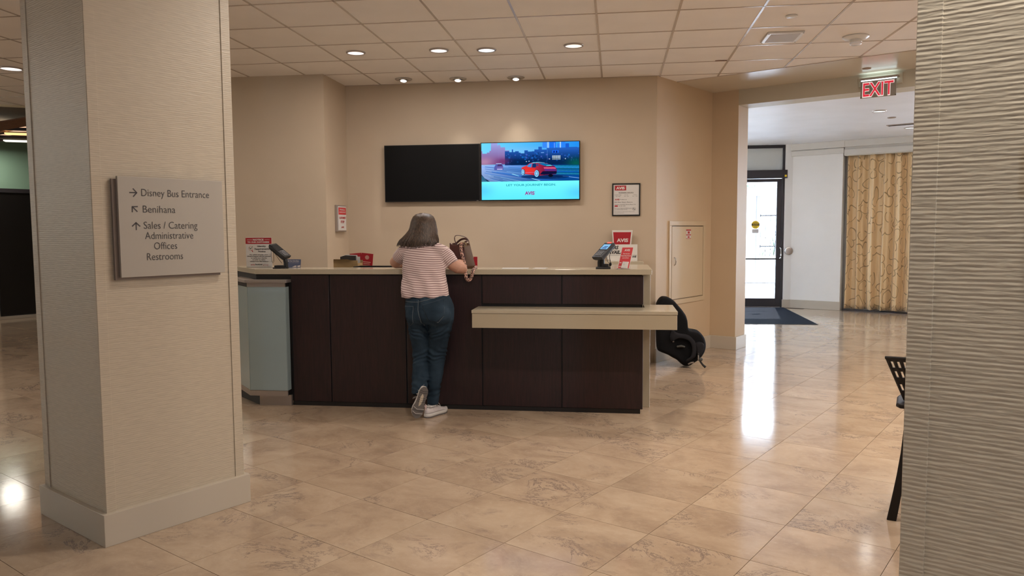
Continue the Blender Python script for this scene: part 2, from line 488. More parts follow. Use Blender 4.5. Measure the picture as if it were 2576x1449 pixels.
# ------------------------------------------------------------------ floor
TS = .48937
FO = Vector((.161, 3.588, 0))
A60 = R(60.6)
FA = Vector((math.cos(A60), math.sin(A60), 0)); FB = Vector((math.sin(A60), -math.cos(A60), 0))
floor = structure('floor')
MB().quad((-15, -6, -.006), (12, -6, -.006), (12, 17, -.006), (-15, 17, -.006)).build('grout_bed', 'grout', floor)
def project(p):
    q = Vector(p) - Vector((0, 0, EYE)); z = q.dot(fw)
    if z < .2: return None
    return (1288 + F_PX * q.dot(rt) / z, 724.5 - F_PX * q.dot(up) / z, z)
def tile_poly(i, j, g=.0013):
    o = FO + FA * (i * TS) + FB * (j * TS)
    a = o + FA * g + FB * g; b = o + FA * (TS - g) + FB * g; c = o + FA * (TS - g) + FB * (TS - g); d = o + FA * g + FB * (TS - g)
    return [a, b, c, d]
cand = []; rest = []
for i in range(-34, 34):
    for j in range(-34, 34):
        P = tile_poly(i, j); c = (P[0] + P[2]) / 2
        if not (-13 < c.x < 9.4 and -5 < c.y < 14.9): continue
        if c.x > 1.2 and c.y > 14.3: continue
        q = [project(p) for p in P]
        vis = all(q) and max(p[0] for p in q) > -20 and min(p[0] for p in q) < 2310 and max(p[1] for p in q) > 740 and min(p[1] for p in q) < 1460
        if vis:
            qx = sum(p[0] for p in q) / 4; qy = sum(p[1] for p in q) / 4
            if 620 < qx < 1600 and qy < 1000: vis = False          # behind the counter
            if 130 < qx < 590 and qy < 1240: vis = False           # behind the left column
            if 590 < qx < 1850 and qy < 860: vis = False
            if 80 < qx < 1860 and qy < 790: vis = False
        if vis: cand.append((c.length, P))
        else: rest.append(P)
cand.sort(key=lambda t: t[0])
rest += [P for _, P in cand[300:]]
def tile_geo(mb, P, c=None):
    c = c or Vector((0, 0, 0)); n = 4
    cc = (P[0] + P[2]) / 2
    v = [tuple(p - c + Vector((0, 0, -.006))) for p in P] + [tuple(p - c) for p in P]
    f = [(4, 5, 6, 7)] + [(i, (i + 1) % 4, (i + 1) % 4 + 4, i + 4) for i in range(4)]
    mb.add(v, f)
tm = MB(); P0 = tile_poly(0, 0); c0 = (P0[0] + P0[2]) / 2; tile_geo(tm, P0, c0)
first = tm.build('floor_tile', 'tile', floor); first_used = False
for _, P in cand[:300]:
    c = (P[0] + P[2]) / 2
    o = first if not first_used else first.copy()
    if first_used: COL.objects.link(o)
    first_used = True
    o.location = c; o.parent = floor
rm = MB()
for P in rest: tile_geo(rm, P)
rm.build('distant_floor_tiles', 'tile', floor, kind='stuff')

# ------------------------------------------------------------------ ceiling
ceiling = structure('ceiling')
def clip(poly, p, n):
    out = []
    for i in range(len(poly)):
        a, b = poly[i], poly[(i + 1) % len(poly)]
        da = (a[0] - p[0]) * n[0] + (a[1] - p[1]) * n[1]; db = (b[0] - p[0]) * n[0] + (b[1] - p[1]) * n[1]
        if da >= 0: out.append(a)
        if da * db < 0:
            t = da / (da - db); out.append((a[0] + (b[0] - a[0]) * t, a[1] + (b[1] - a[1]) * t))
    return out
GX, GY, GS = -.149, 5.912, .6096
SOF = (.657, 8.752); SOFN = (-C60, -S60)             # soffit edge line, keep the near side
ANG0 = (.431, 8.36)
def zone(poly, g=0):
    """clip a ceiling cell to the tiled area; list of polygons"""
    poly = clip(poly, SOF, SOFN)
    if len(poly) < 3: return []
    out = []
    # main part in front of the back wall
    a = clip(poly, (0, 8.36), (0, -1))
    if len(a) >= 3:
        b = clip(clip(a, (-3.0, 0), (1, 0)), (0, 7.0), (0, 1)) if True else a
        r1 = clip(a, (-3.0, 0), (1, 0))
        if len(r1) >= 3: out.append(r1)
        l1 = clip(clip(a, (-3.0, 0), (-1, 0)), (0, 7.70), (0, -1))
        if len(l1) >= 3: out.append(l1)
    # strip behind the back-wall line, between angled wall and soffit
    s2 = clip(poly, (0, 8.36), (0, 1))
    if len(s2) >= 3: s2 = clip(s2, ANG0, (S60, -C60))
    if len(s2) >= 3: out.append(s2)
    # left hall up to the cove
    s3 = clip(clip(poly, (-4.8, 0), (-1, 0)), (0, 7.70), (0, 1))
    if len(s3) >= 3: s3 = clip(s3, (-7.688, 8.816), (.5, -.866))
    if len(s3) >= 3: out.append(s3)
    return out
g = .0065
near_mb = MB(); nparts = 0
for i in range(-22, 16):
    for j in range(-18, 7):
        x0 = GX + i * GS; y0 = GY + j * GS
        if x0 < -13 or x0 > 8.6 or y0 < -5: continue
        for poly in zone([(x0 + g, y0 + g), (x0 + GS - g, y0 + g), (x0 + GS - g, y0 + GS - g), (x0 + g, y0 + GS - g)]):
            cx = sum(p[0] for p in poly) / len(poly); cy = sum(p[1] for p in poly) / len(poly)
            if cx < -6.9 and cy > 8.95: continue
            q = project((cx, cy, CEIL))
            vis = q and -150 < q[0] < 2420 and -110 < q[1] < 330 and not (60 < q[0] < 560)
            if vis:
                MB().prism([(a - cx, b - cy) for a, b in poly], .002, .012).build('ceiling_tile', 'ceil', ceiling).location = (cx, cy, CEIL)
                nparts += 1
            else:
                near_mb.prism(poly, CEIL + .002, CEIL + .012)
near_mb.build('distant_ceiling_tiles', 'ceil', ceiling, kind='stuff')
gb = MB(); gt = MB()
def bar(poly, target):
    for pl in zone(poly):
        target.prism(pl, CEIL - .0015, CEIL + .010)
for i in range(-22, 16):
    x0 = GX + i * GS
    bar([(x0 - .0085, -5), (x0 + .0085, -5), (x0 + .0085, 12), (x0 - .0085, 12)], gb)
for j in range(-18, 7):
    y0 = GY + j * GS
    bar([(-13, y0 - .007), (9, y0 - .007), (9, y0 + .007), (-13, y0 + .007)], gt)
gb.build('main_tee', 'grid', ceiling, kind='stuff')
gt.build('cross_tee', 'grid', ceiling, kind='stuff')
MB().box(-14, 9, -6, 14, CEIL + .013, CEIL + .12).build('ceiling_deck', 'ceilgap', ceiling)
# drywall band between the tile edge and the beam
band = [(.657, 8.752), (.657 + 9.6 * S60, 8.752 - 9.6 * C60), (1.42 + 9.0 * S60, 9.34 - 9.0 * C60), (1.42, 9.34), (1.142, 9.50)]
MB().prism(band, CEIL - .001, CEIL + .03).build('ceiling_soffit', 'soffit', ceiling)
# edge angle along the tiled field
em = MB(); e0 = Vector((.657, 8.752, 0)); e1 = e0 + D2 * 9.6; nn = Vector((-C60, -S60, 0)) * .02
em.prism([(e0.x, e0.y), (e1.x, e1.y), (e1.x + nn.x, e1.y + nn.y), (e0.x + nn.x, e0.y + nn.y)], CEIL - .004, CEIL + .003)
em.build('edge_angle', 'grid', ceiling)
# far room ceiling
fc = [(1.2, 9.4), (1.42, 9.34 + .0), (1.42 + 9 * S60, 9.34 - 9 * C60), (9.3, 15), (1.2, 15)]
fc = [(1.30, 9.60), (1.55, 9.58), (1.55 + 9 * S60, 9.58 - 9 * C60), (9.6, 15), (1.30, 15)]
MB().prism(fc, FARC, FARC + .05).build('ceiling_far_room', 'farceil', None, kind='structure')
# left hall upper ceiling above the cove
MB().box(-16, -6.2, 7.5, 18, 3.75, 3.85).box(-6.2, -4.7, 7.5, 8.6, 3.75, 3.85).build('ceiling_left_hall', 'cream', None, kind='structure')

# ------------------------------------------------------------------ walls
wallseg((-3.0, 8.36), (.431, 8.36), 0, CEIL + .01, .2, 'wall', 'wall_back')
bw = MB(); bw.box(-4.8, -3.0, 7.70, 8.56, 0, 3.75); bw.build('wall_back_left', 'wall', None, kind='structure')
MB().box(-6.3, -6.2, 8.56, 17, 0, 3.75).box(-6.3, -4.7, 8.56, 8.66, 0, 3.75).build('wall_left_hall_right', 'wall', None, kind='structure')
wa = structure('wall_angled')
a0 = Vector((.431, 8.36, 0)); a1 = Vector((1.142, 9.50, 0)); ad = (a1 - a0).normalized(); an = Vector((ad.y, -ad.x, 0))
wallseg((a0.x, a0.y), (a1.x, a1.y), 0, CEIL + .01, .12, 'wallcol', 'wall_face', wa)
def along(p, d, s, n=Vector((0, 0, 0)), t=0):
    return (p.x + d.x * s + n.x * t, p.y + d.y * s + n.y * t)
MB().prism([along(a0, ad, -.02, an, 0), along(a0, ad, 1.345, an, 0), along(a0, ad, 1.345, an, .022), along(a0, ad, -.02, an, .022)], 0, .155).build('baseboard', 'base', wa, bevel=.003)
# column with the reveal of the opening
col = structure('wall_column')
c0 = Vector((1.142, 9.50, 0)); c1 = Vector((1.42, 9.34, 0)); cd = (c1 - c0).normalized()
c2 = c1 + D1 * .305
MB().prism([(c0.x, c0.y), (c1.x, c1.y), (c2.x, c2.y), (c0.x + D1.x * .305, c0.y + D1.y * .305)], 0, CEIL + .01).build('column_shaft', 'wallcol', col)
n1 = Vector((cd.y, -cd.x, 0)); o1 = c1 + n1 * .022 + cd * .022; o0 = c0 + n1 * .022; o2 = c2 + cd * .022
MB().prism([(c0.x, c0.y), (o0.x, o0.y), (o1.x, o1.y), (o2.x, o2.y), (c2.x, c2.y), (c1.x, c1.y)], 0, .155).build('baseboard', 'base', col, bevel=.003)
# beam over the opening
b1 = c1 + D2 * 8.9
MB().prism([(c1.x, c1.y), (b1.x, b1.y), (b1.x + D1.x * .305, b1.y + D1.y * .305), (c2.x, c2.y)], 2.885, CEIL).build('wall_beam', 'beam', None, kind='structure')
# far room shell
MB().box(-4.7, 1.36, 9.70, 9.80, 0, FARC).build('wall_far_left', 'wallfar', None, kind='structure')
MB().box(-4.7, 1.30, 9.80, 15, FARC, FARC + .05).build('ceiling_far_left', 'farceil', None, kind='structure')
w3_ = structure('added_window_3')  # unseen glazing added to bring daylight into the far room
for k in range(6): MB().box(-4.66 + k * 1.18, -4.60 + k * 1.18, DY - .03, DY + .05, 0, 2.9).build('window_mullion', 'bronze', w3_)
for k in range(5): MB().box(-4.60 + k * 1.18, -4.66 + (k + 1) * 1.18, DY, DY + .012, .1, 2.9).build('window_pane', 'clear', w3_)
MB().box(-4.7, 1.45, DY - .03, DY + .1, 2.9, 3.0).build('window_head', 'bronze', w3_)
for k in range(4): MB().box(-4.72, -4.66, 9.8 + k * 1.53, 9.86 + k * 1.53, 0, 2.9).build('window_mullion', 'bronze', w3_)
for k in range(3): MB().box(-4.70, -4.69, 9.86 + k * 1.53, 9.8 + (k + 1) * 1.53, .1, 2.9).build('window_pane', 'clear', w3_)
portal4 = lamp((-1.65, DY + .2, 1.45), 1, size=6.0, size_y=2.9, shape='RECTANGLE', rot=(R(90), 0, R(180)))
portal4.data.cycles.is_portal = True
portal4.name = 'window_portal'
portal5 = lamp((-4.9, 12.1, 1.45), 1, size=4.6, size_y=2.9, shape='RECTANGLE', rot=(R(90), 0, R(-90)))
portal5.data.cycles.is_portal = True
portal5.name = 'window_portal'

dw = MB(); dw.box(1.3, 3.20, DY + .02, DY + .16, 2.94, 3.3); dw.box(1.3, 1.45, DY + .02, DY + .16, 0, 2.95); dw.box(3.06, 3.2, DY + .02, DY + .16, 0, 2.95)
dw.build('wall_far_end', 'wallfar', None, kind='structure')
# jamb strip right of the door, then the pier turned by 30 degrees
p0 = Vector((3.155, 14.45, 0)); p1 = p0 + D2 * .865
box('wall_door_jamb', 3.035, 3.16, 14.445, DY + .05, 0, FARC, 'wallfar', kind='structure')
box('baseboard_jamb', 3.02, 3.155, 14.425, 14.47, 0, .15, 'base', kind='structure')
pier = structure('wall_pier')
MB().prism([(p0.x, p0.y), (p1.x, p1.y), (p1.x + D1.x * .3, p1.y + D1.y * .3), (p0.x + D1.x * .3, p0.y + D1.y * .3)], 0, FARC).build('pier_face', 'wallfar', pier)
pn = Vector((-C60, -S60, 0))
def strip(name, a, b, n, t, z0, z1, m, parent):
    return MB().prism([(a.x, a.y), (b.x, b.y), (b.x + n.x * t, b.y + n.y * t), (a.x + n.x * t, a.y + n.y * t)], z0, z1).build(name, m, parent, bevel=.004)
strip('baseboard', p0 - D2 * .01, p1 + D2 * .012, pn, .02, 0, .152, 'base', pier)
strip('crown_band', p0 - D2 * .01, p1 + D2 * .015, pn, .03, 2.735, 2.825, 'trim', pier)
strip('crown_moulding', p0 - D2 * .02, p1 + D2 * .03, pn, .055, 2.835, 2.95, 'trim', pier)
# valance over the curtain and window wall beyond
q0 = p1 + D2 * .02 - pn * .0; q1 = q0 + D2 * 5.0
val = structure('trim_1')
strip('valance_board', q0, q1, pn, .03, 2.70, 2.80, 'trim', val)
strip('valance_cove', q0, q1, pn, .05, 2.84, 2.95, 'trim', val)
strip('valance_back', q0, q1, -pn, .10, 2.69, 2.95, 'trim', val)
win = structure('window_1')
w0 = p1 + D1 * .22; wl = 5.2
strip('window_sill', w0, w0 + D2 * wl, -pn, .1, 0, .14, 'trim', win)
for k in range(5):
    s0 = w0 + D2 * (1.25 + k * .98)
    strip('window_mullion', s0, s0 + D2 * .06, -pn, .08, .14, 2.72, 'bronze', win)
strip('window_head', w0, w0 + D2 * wl, -pn, .1, 2.72, 2.95, 'trim', win)
strip('window_blank', w0, w0 + D2 * 1.25, -pn, .1, .14, 2.72, 'wallfar', win)
for k in range(4):
    s0 = w0 + D2 * (1.31 + k * .98)
    strip('window_pane', s0, s0 + D2 * .92, -pn, .012, .14, 2.72, 'clear', win)
we = w0 + D2 * wl
portal = lamp(tuple((w0 + D2 * 3.25 - pn * .18) + Vector((0, 0, 1.43))), 1, size=3.9, size_y=2.58, shape='RECTANGLE', rot=(R(90), 0, R(180 - 30)))
portal.data.cycles.is_portal = True
portal.name = 'window_portal'
portal2 = lamp((2.2, DY + .2, 1.5), 1, size=1.9, size_y=2.9, shape='RECTANGLE', rot=(R(90), 0, R(180)))
portal2.data.cycles.is_portal = True
portal2.name = 'door_portal'
# outer shell
MB().box(9.0, 9.2, -6, 15, 0, CEIL + .1).build('wall_right', 'wall', None, kind='structure')
w2_ = structure('added_window_2')  # narrow unseen window added to throw cool light on the right pillar
for k in range(2): MB().box(2.0 + k * .54, 2.06 + k * .54, -6.14, -6.06, .3, 2.6).build('window_mullion', 'bronze', w2_)
MB().box(2.06, 2.54, -6.11, -6.10, .3, 2.6).build('window_pane', 'clear', w2_)
portal3 = lamp((2.3, -6.3, 1.45), 1, size=.6, size_y=2.3, shape='RECTANGLE', rot=(R(90), 0, 0))
portal3.data.cycles.is_portal = True
portal3.name = 'window_portal'
MB().box(-15, 2.0, -6.2, -6, 0, CEIL + .1).box(2.6, 9.2, -6.2, -6, 0, CEIL + .1).box(2.0, 2.6, -6.2, -6, 0, .3).box(2.0, 2.6, -6.2, -6, 2.6, CEIL + .1).build('wall_front', 'wall', None, kind='structure')
MB().box(-15.2, -15, -6, 18, 0, 3.9).build('wall_left', 'wall', None, kind='structure')
MB().box(-15, -6.2, 17, 17.2, 0, 3.9).build('wall_left_hall_end', 'wall', None, kind='structure')

# ------------------------------------------------------------------ left hall, seen past the left column
G0 = Vector((-10.2, 11.4, 0)); gnl = Vector((-S60, C60, 0))
gw = structure('wall_green')
strip('green_wall', G0 - D1 * 5, G0 + D1 * 6, gnl, .15, 2.17, 3.03, 'green', gw)
strip('wall_cornice', G0 - D1 * 5, G0 + D1 * 6, -gnl, .05, 3.03, 3.14, 'cream', gw)
strip('wall_cornice_top', G0 - D1 * 5, G0 + D1 * 6, gnl, .4, 3.03, 3.14, 'cream', gw)
strip('trim_rail', G0 - D1 * 5, G0 + D1 * 6, -gnl, .03, 2.12, 2.19, 'bronze', gw)
strip('lower_wall', G0 - D1 * 5, G0 + D1 * .02, gnl, .15, 0, 2.14, 'wall', gw)
dp = thing('folding_partition', 'near-black tall partition below the green wall at the far left', 'partition')
for k in range(6):
    strip('partition_panel', G0 + D1 * (.05 + k * .95), G0 + D1 * (.99 + k * .95), gnl, .05, .06, 2.12, 'darkpanel', dp)
strip('partition_track', G0 + D1 * .02, G0 + D1 * 5.8, gnl, .05, 0, .05, 'base', dp)
strip('baseboard_hall', G0 - D1 * 5, G0 + D1 * .03, -gnl, .03, 0, .16, 'base', gw)
# curved slatted timber canopies with lamps
sl = thing('slatted_canopy', 'curved brown slatted wooden canopy with lit panels hanging at the far left', 'canopy', (-9.3, 10.3, 2.87), 28)
for k in range(5):
    y = -1.1 + k * .52
    zz = .10 - .01 * k
    pts = [(-1.7 + t * .34, y + .05 * math.sin(t), zz + .11 * math.sin(t * .9 + k * .7)) for t in range(11)]
    MB().loft([[(x, yy - .22, z), (x, yy + .16, z - .05), (x, yy + .16, z - .035), (x, yy - .22, z + .015)] for x, yy, z in pts]).build('canopy_board', 'brownwood', sl, smooth=40)
for k in range(4):
    MB().box(-1.7, 1.7, -.90 + k * .52, -.87 + k * .52, .01, .05).build('canopy_rib', 'bronze', sl)
for k, (x, y) in enumerate(((.35, .55), (1.05, 1.0), (-.5, .95), (.6, -.45))):
    MB().box(x - .2, x + .2, y - .07, y + .07, .0, .02).build('lamp_panel', 'amberglow' if k in (1, 3) else 'paleglow', sl)
MB().box(-2.2, 2.2, 1.2, 1.25, .10, .3).build('canopy_fascia', 'cream', sl)
MB().box(-2.4, 2.4, -1.4, 1.4, .32, .34).build('canopy_backing', 'cream', sl)
lamp((-9.3, 10.2, 2.93), 14, (1, .86, .65), size=1.6, rot=(R(180), 0, 0))  # added upward lamp without a fitting, brightens the canopy backing
# cove face closing the step between both ceilings
k0 = Vector((-7.688, 8.816, 0)); kd = Vector((.866, .5, 0))
strip('trim_2', k0 - kd * 6, k0 + kd * 4, Vector((-.5, .866, 0)), .06, CEIL - .02, 3.75, 'cream', None)['kind'] = 'structure'

# ------------------------------------------------------------------ columns clad in ribbed wallcovering
def clad_column(name, corner, w1, w2, z1, base=True):
    """corner = nearest lower corner of the wall face; w1 along D1, w2 along -D2"""
    c = structure(name)
    c.location = (corner.x, corner.y, 0); c.rotation_euler = (0, 0, R(60))
    # local x runs along D1, local y along -D2 ... (rotated by 60 degrees, y = (-sin60, cos60))
    MB().box(.003, w1 - .003, .003, w2 - .003, .1, z1).build('column_core', 'rib', c)
    for (x0, x1, y0, y1) in ((0, .045, 0, .012), (w1 - .05, w1, 0, .012)):
        MB().box(x0, x1, -.0015, y1, .1, z1).build('corner_strip', 'rib', c, bevel=.0012)
    for (x0, x1, y0, y1) in ((0, .012, w2 - .06, w2), (0, .012, 0, .03)):
        MB().box(-.0015, x1, y0, y1, .1, z1).build('corner_strip', 'rib', c, bevel=.0012)
    MB().box(-.022, w1 + .022, -.022, w2 + .022, 0, .152).build('baseboard', 'base', c, bevel=.002)
    return c
colL = clad_column('wall_pillar_left', Vector((-2.324, 3.156, 0)), .715, .672, CEIL)
colL['label'] = 'square pillar in ribbed beige wallcovering with wide painted base, left foreground'
# right column: we look at the face that runs along D2
PR = Vector((.611, 1.70, 0))
colR = structure('wall_pillar_right', 'square pillar in ribbed grey-beige wallcovering, cut off by the right edge')
colR.location = PR; colR.rotation_euler = (0, 0, R(-30))
MB().box(.003, .71, .003, .71, .1, CEIL).build('column_core', 'rib', colR)
MB().box(0, .047, -.0025, .05, .1, CEIL).build('corner_strip', 'rib', colR, bevel=.0012)
MB().box(.665, .713, -.0025, .05, .1, CEIL).build('corner_strip', 'rib', colR, bevel=.0012)
MB().box(-.022, .735, -.022, .735, 0, .152).build('baseboard', 'base', colR, bevel=.002)

# ------------------------------------------------------------------ wayfinding sign on the left column
sg = thing('directional_sign', 'square satin metal directional sign with arrows on the left pillar', 'sign', (-2.324, 3.156, 0), 60)
MB().box(.082, .610, -.014, -.0015, 1.226, 1.690).build('back_plate', 'signback', sg, bevel=.0015)
MB().box(.102, .626, -.030, -.014, 1.238, 1.702).build('face_plate', 'signplate', sg, bevel=.0012)
YF = -.0305
U, V = (1, 0, 0), (0, 0, 1)
tx = MB()
def arrow(cx, cz, ang, L=.036, w=.0058, y=YF):
    d = Vector((math.cos(R(ang)), 0, math.sin(R(ang)))); n = Vector((-d.z, 0, d.x)); c = Vector((cx, y, cz))
    tip = c + d * L / 2
    def st(a, b):
        t = (b - a).normalized(); k = Vector((-t.z, 0, t.x)) * w / 2
        tx.quad(tuple(a - k), tuple(b - k), tuple(b + k), tuple(a + k))
    st(c - d * L / 2, tip - d * .003)
    for s_ in (1, -1):
        st(tip - d * .019 + n * .019 * s_, tip + n * s_ * -.002)
arrow(.172, 1.629, 0); arrow(.176, 1.553, 135, L=.034); arrow(.179, 1.474, 90)
rows = [('Disney Bus Entrance', .210, 1.6145, .341), ('Benihana', .214, 1.5375, .158), ('Sales / Catering', .215, 1.462, .268),
        ('Administrative', .219, 1.4135, .240), ('Offices', .260, 1.3645, .114), ('Restrooms', .224, 1.314, .178)]
for t, x, z, w in rows:
    tx.text(t, (x, YF, z), U, V, size=.049, width=w, bold=-.006)
tx.build('lettering', 'inkgrey', sg)
# fixture at the very edge of the right column
fx = thing('wall_sign', 'dark edge of a wall plate on the right pillar, cut off by the photo edge', 'sign', tuple(PR), -30)
MB().box(.200, .36, -.014, -.002, 1.50, 1.60).build('plate', 'signback', fx, bevel=.002)

# ------------------------------------------------------------------ reception counter
CF = 5.985
rc = thing('reception_counter', 'long reception counter with dark wood panels and cream stone top', 'counter')
# carcass
mb = MB(); mb.prism([(-2.96, CF + .014), (.20, CF + .014), (.20, 6.24), (-2.83, 6.24), (-3.17, 6.62), (-3.37, 6.45)], .035, 1.094); mb.build('carcass', 'wooddark', rc)
MB().box(-2.66, .196, CF + .004, CF + .2, 0, .034).build('toe_kick', 'wooddark', rc)
def panel(x0, x1, z0, z1):
    MB().box(x0 + .005, x1 - .005, CF, CF + .014, z0, z1).build('panel', 'wood', rc, bevel=.0025)
panel(-2.655, -2.322, .036, 1.088); panel(-2.322, -1.680, .036, 1.088); panel(-1.680, -1.055, .036, 1.088)
for a, b in ((-1.055, -.417), (-.417, .220)):
    panel(a, b, .036, .70)
    panel(a, b, .862, 1.088)
MB().box(.2145, .279, 6.215, 6.78, 0, 1.095).build('waterfall_leg', 'stonetop', rc, bevel=.002)
MB().box(-.06, .2145, 6.24, 6.76, .03, 1.094).build('return_carcass', 'wooddark', rc)
MB().prism([(-3.40, 6.49), (-2.951, 5.962), (.279, 5.962), (.279, 6.785), (-.045, 6.785), (-.045, 6.262), (-2.80, 6.262), (-3.16, 6.70)], 1.095, 1.137).build('countertop', 'stonetop', rc, bevel=.0025)
MB().prism([(-3.40, 6.49), (-3.362, 6.445), (-3.14, 6.64), (-3.17, 6.69)], 0, 1.095).build('waterfall_leg', 'stonetop', rc, bevel=.002)
# lower transaction shelf
MB().box(-1.085, .455, 5.690, CF - .001, .815, .84).build('shelf_top', 'stonetop', rc, bevel=.0015)
MB().box(.225, .455, CF - .001, 6.21, .815, .84).build('shelf_top', 'stonetop', rc, bevel=.0015)
MB().box(-1.082, .452, 5.694, CF - .002, .704, .8135).build('shelf_apron', 'creamapron', rc, bevel=.0015)
MB().box(.228, .452, CF - .002, 6.205, .704, .8135).build('shelf_apron', 'creamapron', rc, bevel=.0015)
# inner work desk
wd = thing('work_desk', 'lower staff worktop behind the counter carrying the kraft box and black tray', 'desk')
MB().box(-2.62, -.10, 6.30, 7.15, .98, 1.02).build('worktop', 'stonetop', wd, bevel=.003)
MB().box(-2.60, -.12, 6.34, 7.1, .0, .98).build('desk_cabinet', 'wooddark', wd)

# aqua plinth at the counter's left end
dc = thing('glass_plinth', 'frosted aqua glass cabinet with brushed metal ledge at the counter left end', 'cabinet')
xa, xb, yf = -3.0, -2.672, 5.91
L1 = (-math.cos(R(45)) , math.sin(R(50)))
bx = .30
def outline(o, yb=5.984):
    # front from xa to xb, left facet going back
    return [(xa - .0 - bx - o * .7, yf + bx * 1.15 - o * .5), (xa - o * .4, yf - o), (xb + o, yf - o), (xb + o, yb), (xa + .03, yb), (xa - bx + .05, yf + bx * 1.15 + .1)]
MB().prism(outline(.022), 1.028, 1.053).build('ledge', 'alu', dc, bevel=.0015)
MB().prism(outline(-.004), .995, 1.027).build('cap_core', 'wooddark', dc)
MB().prism(outline(-.004), .095, .132).build('foot_core', 'wooddark', dc)
MB().box(xa, xb, yf - .001, yf + .012, .994, 1.026).build('top_rail', 'alu', dc)
MB().box(xa, xb, yf - .001, yf + .012, .090, .134).build('bottom_rail', 'alu', dc)
MB().box(xa + .004, xb, yf, yf + .010, .136, .993).build('glass_panel', 'frost', dc, bevel=.001)
MB().box(xb - .010, xb, yf + .012, 5.984, .136, .993).build('glass_panel', 'frost', dc, bevel=.001)
la = Vector((xa, yf, 0)); lb = Vector((xa - bx, yf + bx * 1.15, 0)); ln = Vector(((lb - la).y, -(lb - la).x, 0)).normalized()
MB().prism([(la.x, la.y), (lb.x, lb.y), (lb.x + ln.x * .01, lb.y + ln.y * .01), (la.x + ln.x * .01, la.y + ln.y * .01)], .136, .993).build('glass_panel', 'frost', dc)
MB().prism([(la.x, la.y), (lb.x, lb.y), (lb.x + ln.x * .012, lb.y + ln.y * .012), (la.x + ln.x * .012, la.y + ln.y * .012)], .090, .134).build('bottom_rail', 'alu', dc)
MB().box(-2.945, -2.665, 5.965, 5.99, 0, .088).build('foot_plate', 'alu', dc)
MB().prism([(-2.945, 5.965), (-3.28, 6.27), (-3.20, 6.30), (-2.94, 6.05)], 0, .088).build('foot_plinth', 'wooddark', dc)

# ------------------------------------------------------------------ work cabinet against the back wall
bcab = thing('back_cabinet', 'low cream cabinet against the back wall behind the counter right end', 'cabinet')
MB().box(-.15, .285, 7.98, 8.36, 1.072, 1.114).build('cabinet_top', 'stonetop', bcab, bevel=.002)
MB().box(-.13, .255, 8.0, 8.355, 0, 1.070).build('cabinet_body', 'creamapron', bcab)
MB().box(-.125, .06, 7.988, 8.0, .05, 1.04).build('cabinet_door', 'creamapron', bcab, bevel=.002)
MB().box(.065, .25, 7.988, 8.0, .05, 1.04).build('cabinet_door', 'creamapron', bcab, bevel=.002)

# ------------------------------------------------------------------ televisions
tvl = thing('television', 'switched-off black flat television, left of the pair on the back wall', 'television', (0, 8.3, 0))
MB().box(-2.548, -1.472, .0, .035, 1.765, 2.388).build('tv_case', 'black', tvl, bevel=.003)
MB().box(-2.538, -1.482, -.002, .001, 1.778, 2.380).build('tv_screen', 'tvblack', tvl)
MB().box(-2.3, -1.75, .035, .06, 1.9, 2.25).build('wall_bracket', 'blackm', tvl)
MB().box(-1.512, -1.490, -.003, 0, 1.768, 1.773).build('badge', 'alu', tvl)
tvr = thing('television', 'lit flat television showing a red car and blue advert, right of the pair', 'television', (0, 8.292, 0))
MB().box(-1.462, -.380, .0, .035, 1.765, 2.396).build('tv_case', 'black', tvr, bevel=.003)
MB().box(-1.2, -.65, .035, .068, 1.9, 2.25).build('wall_bracket', 'blackm', tvr)

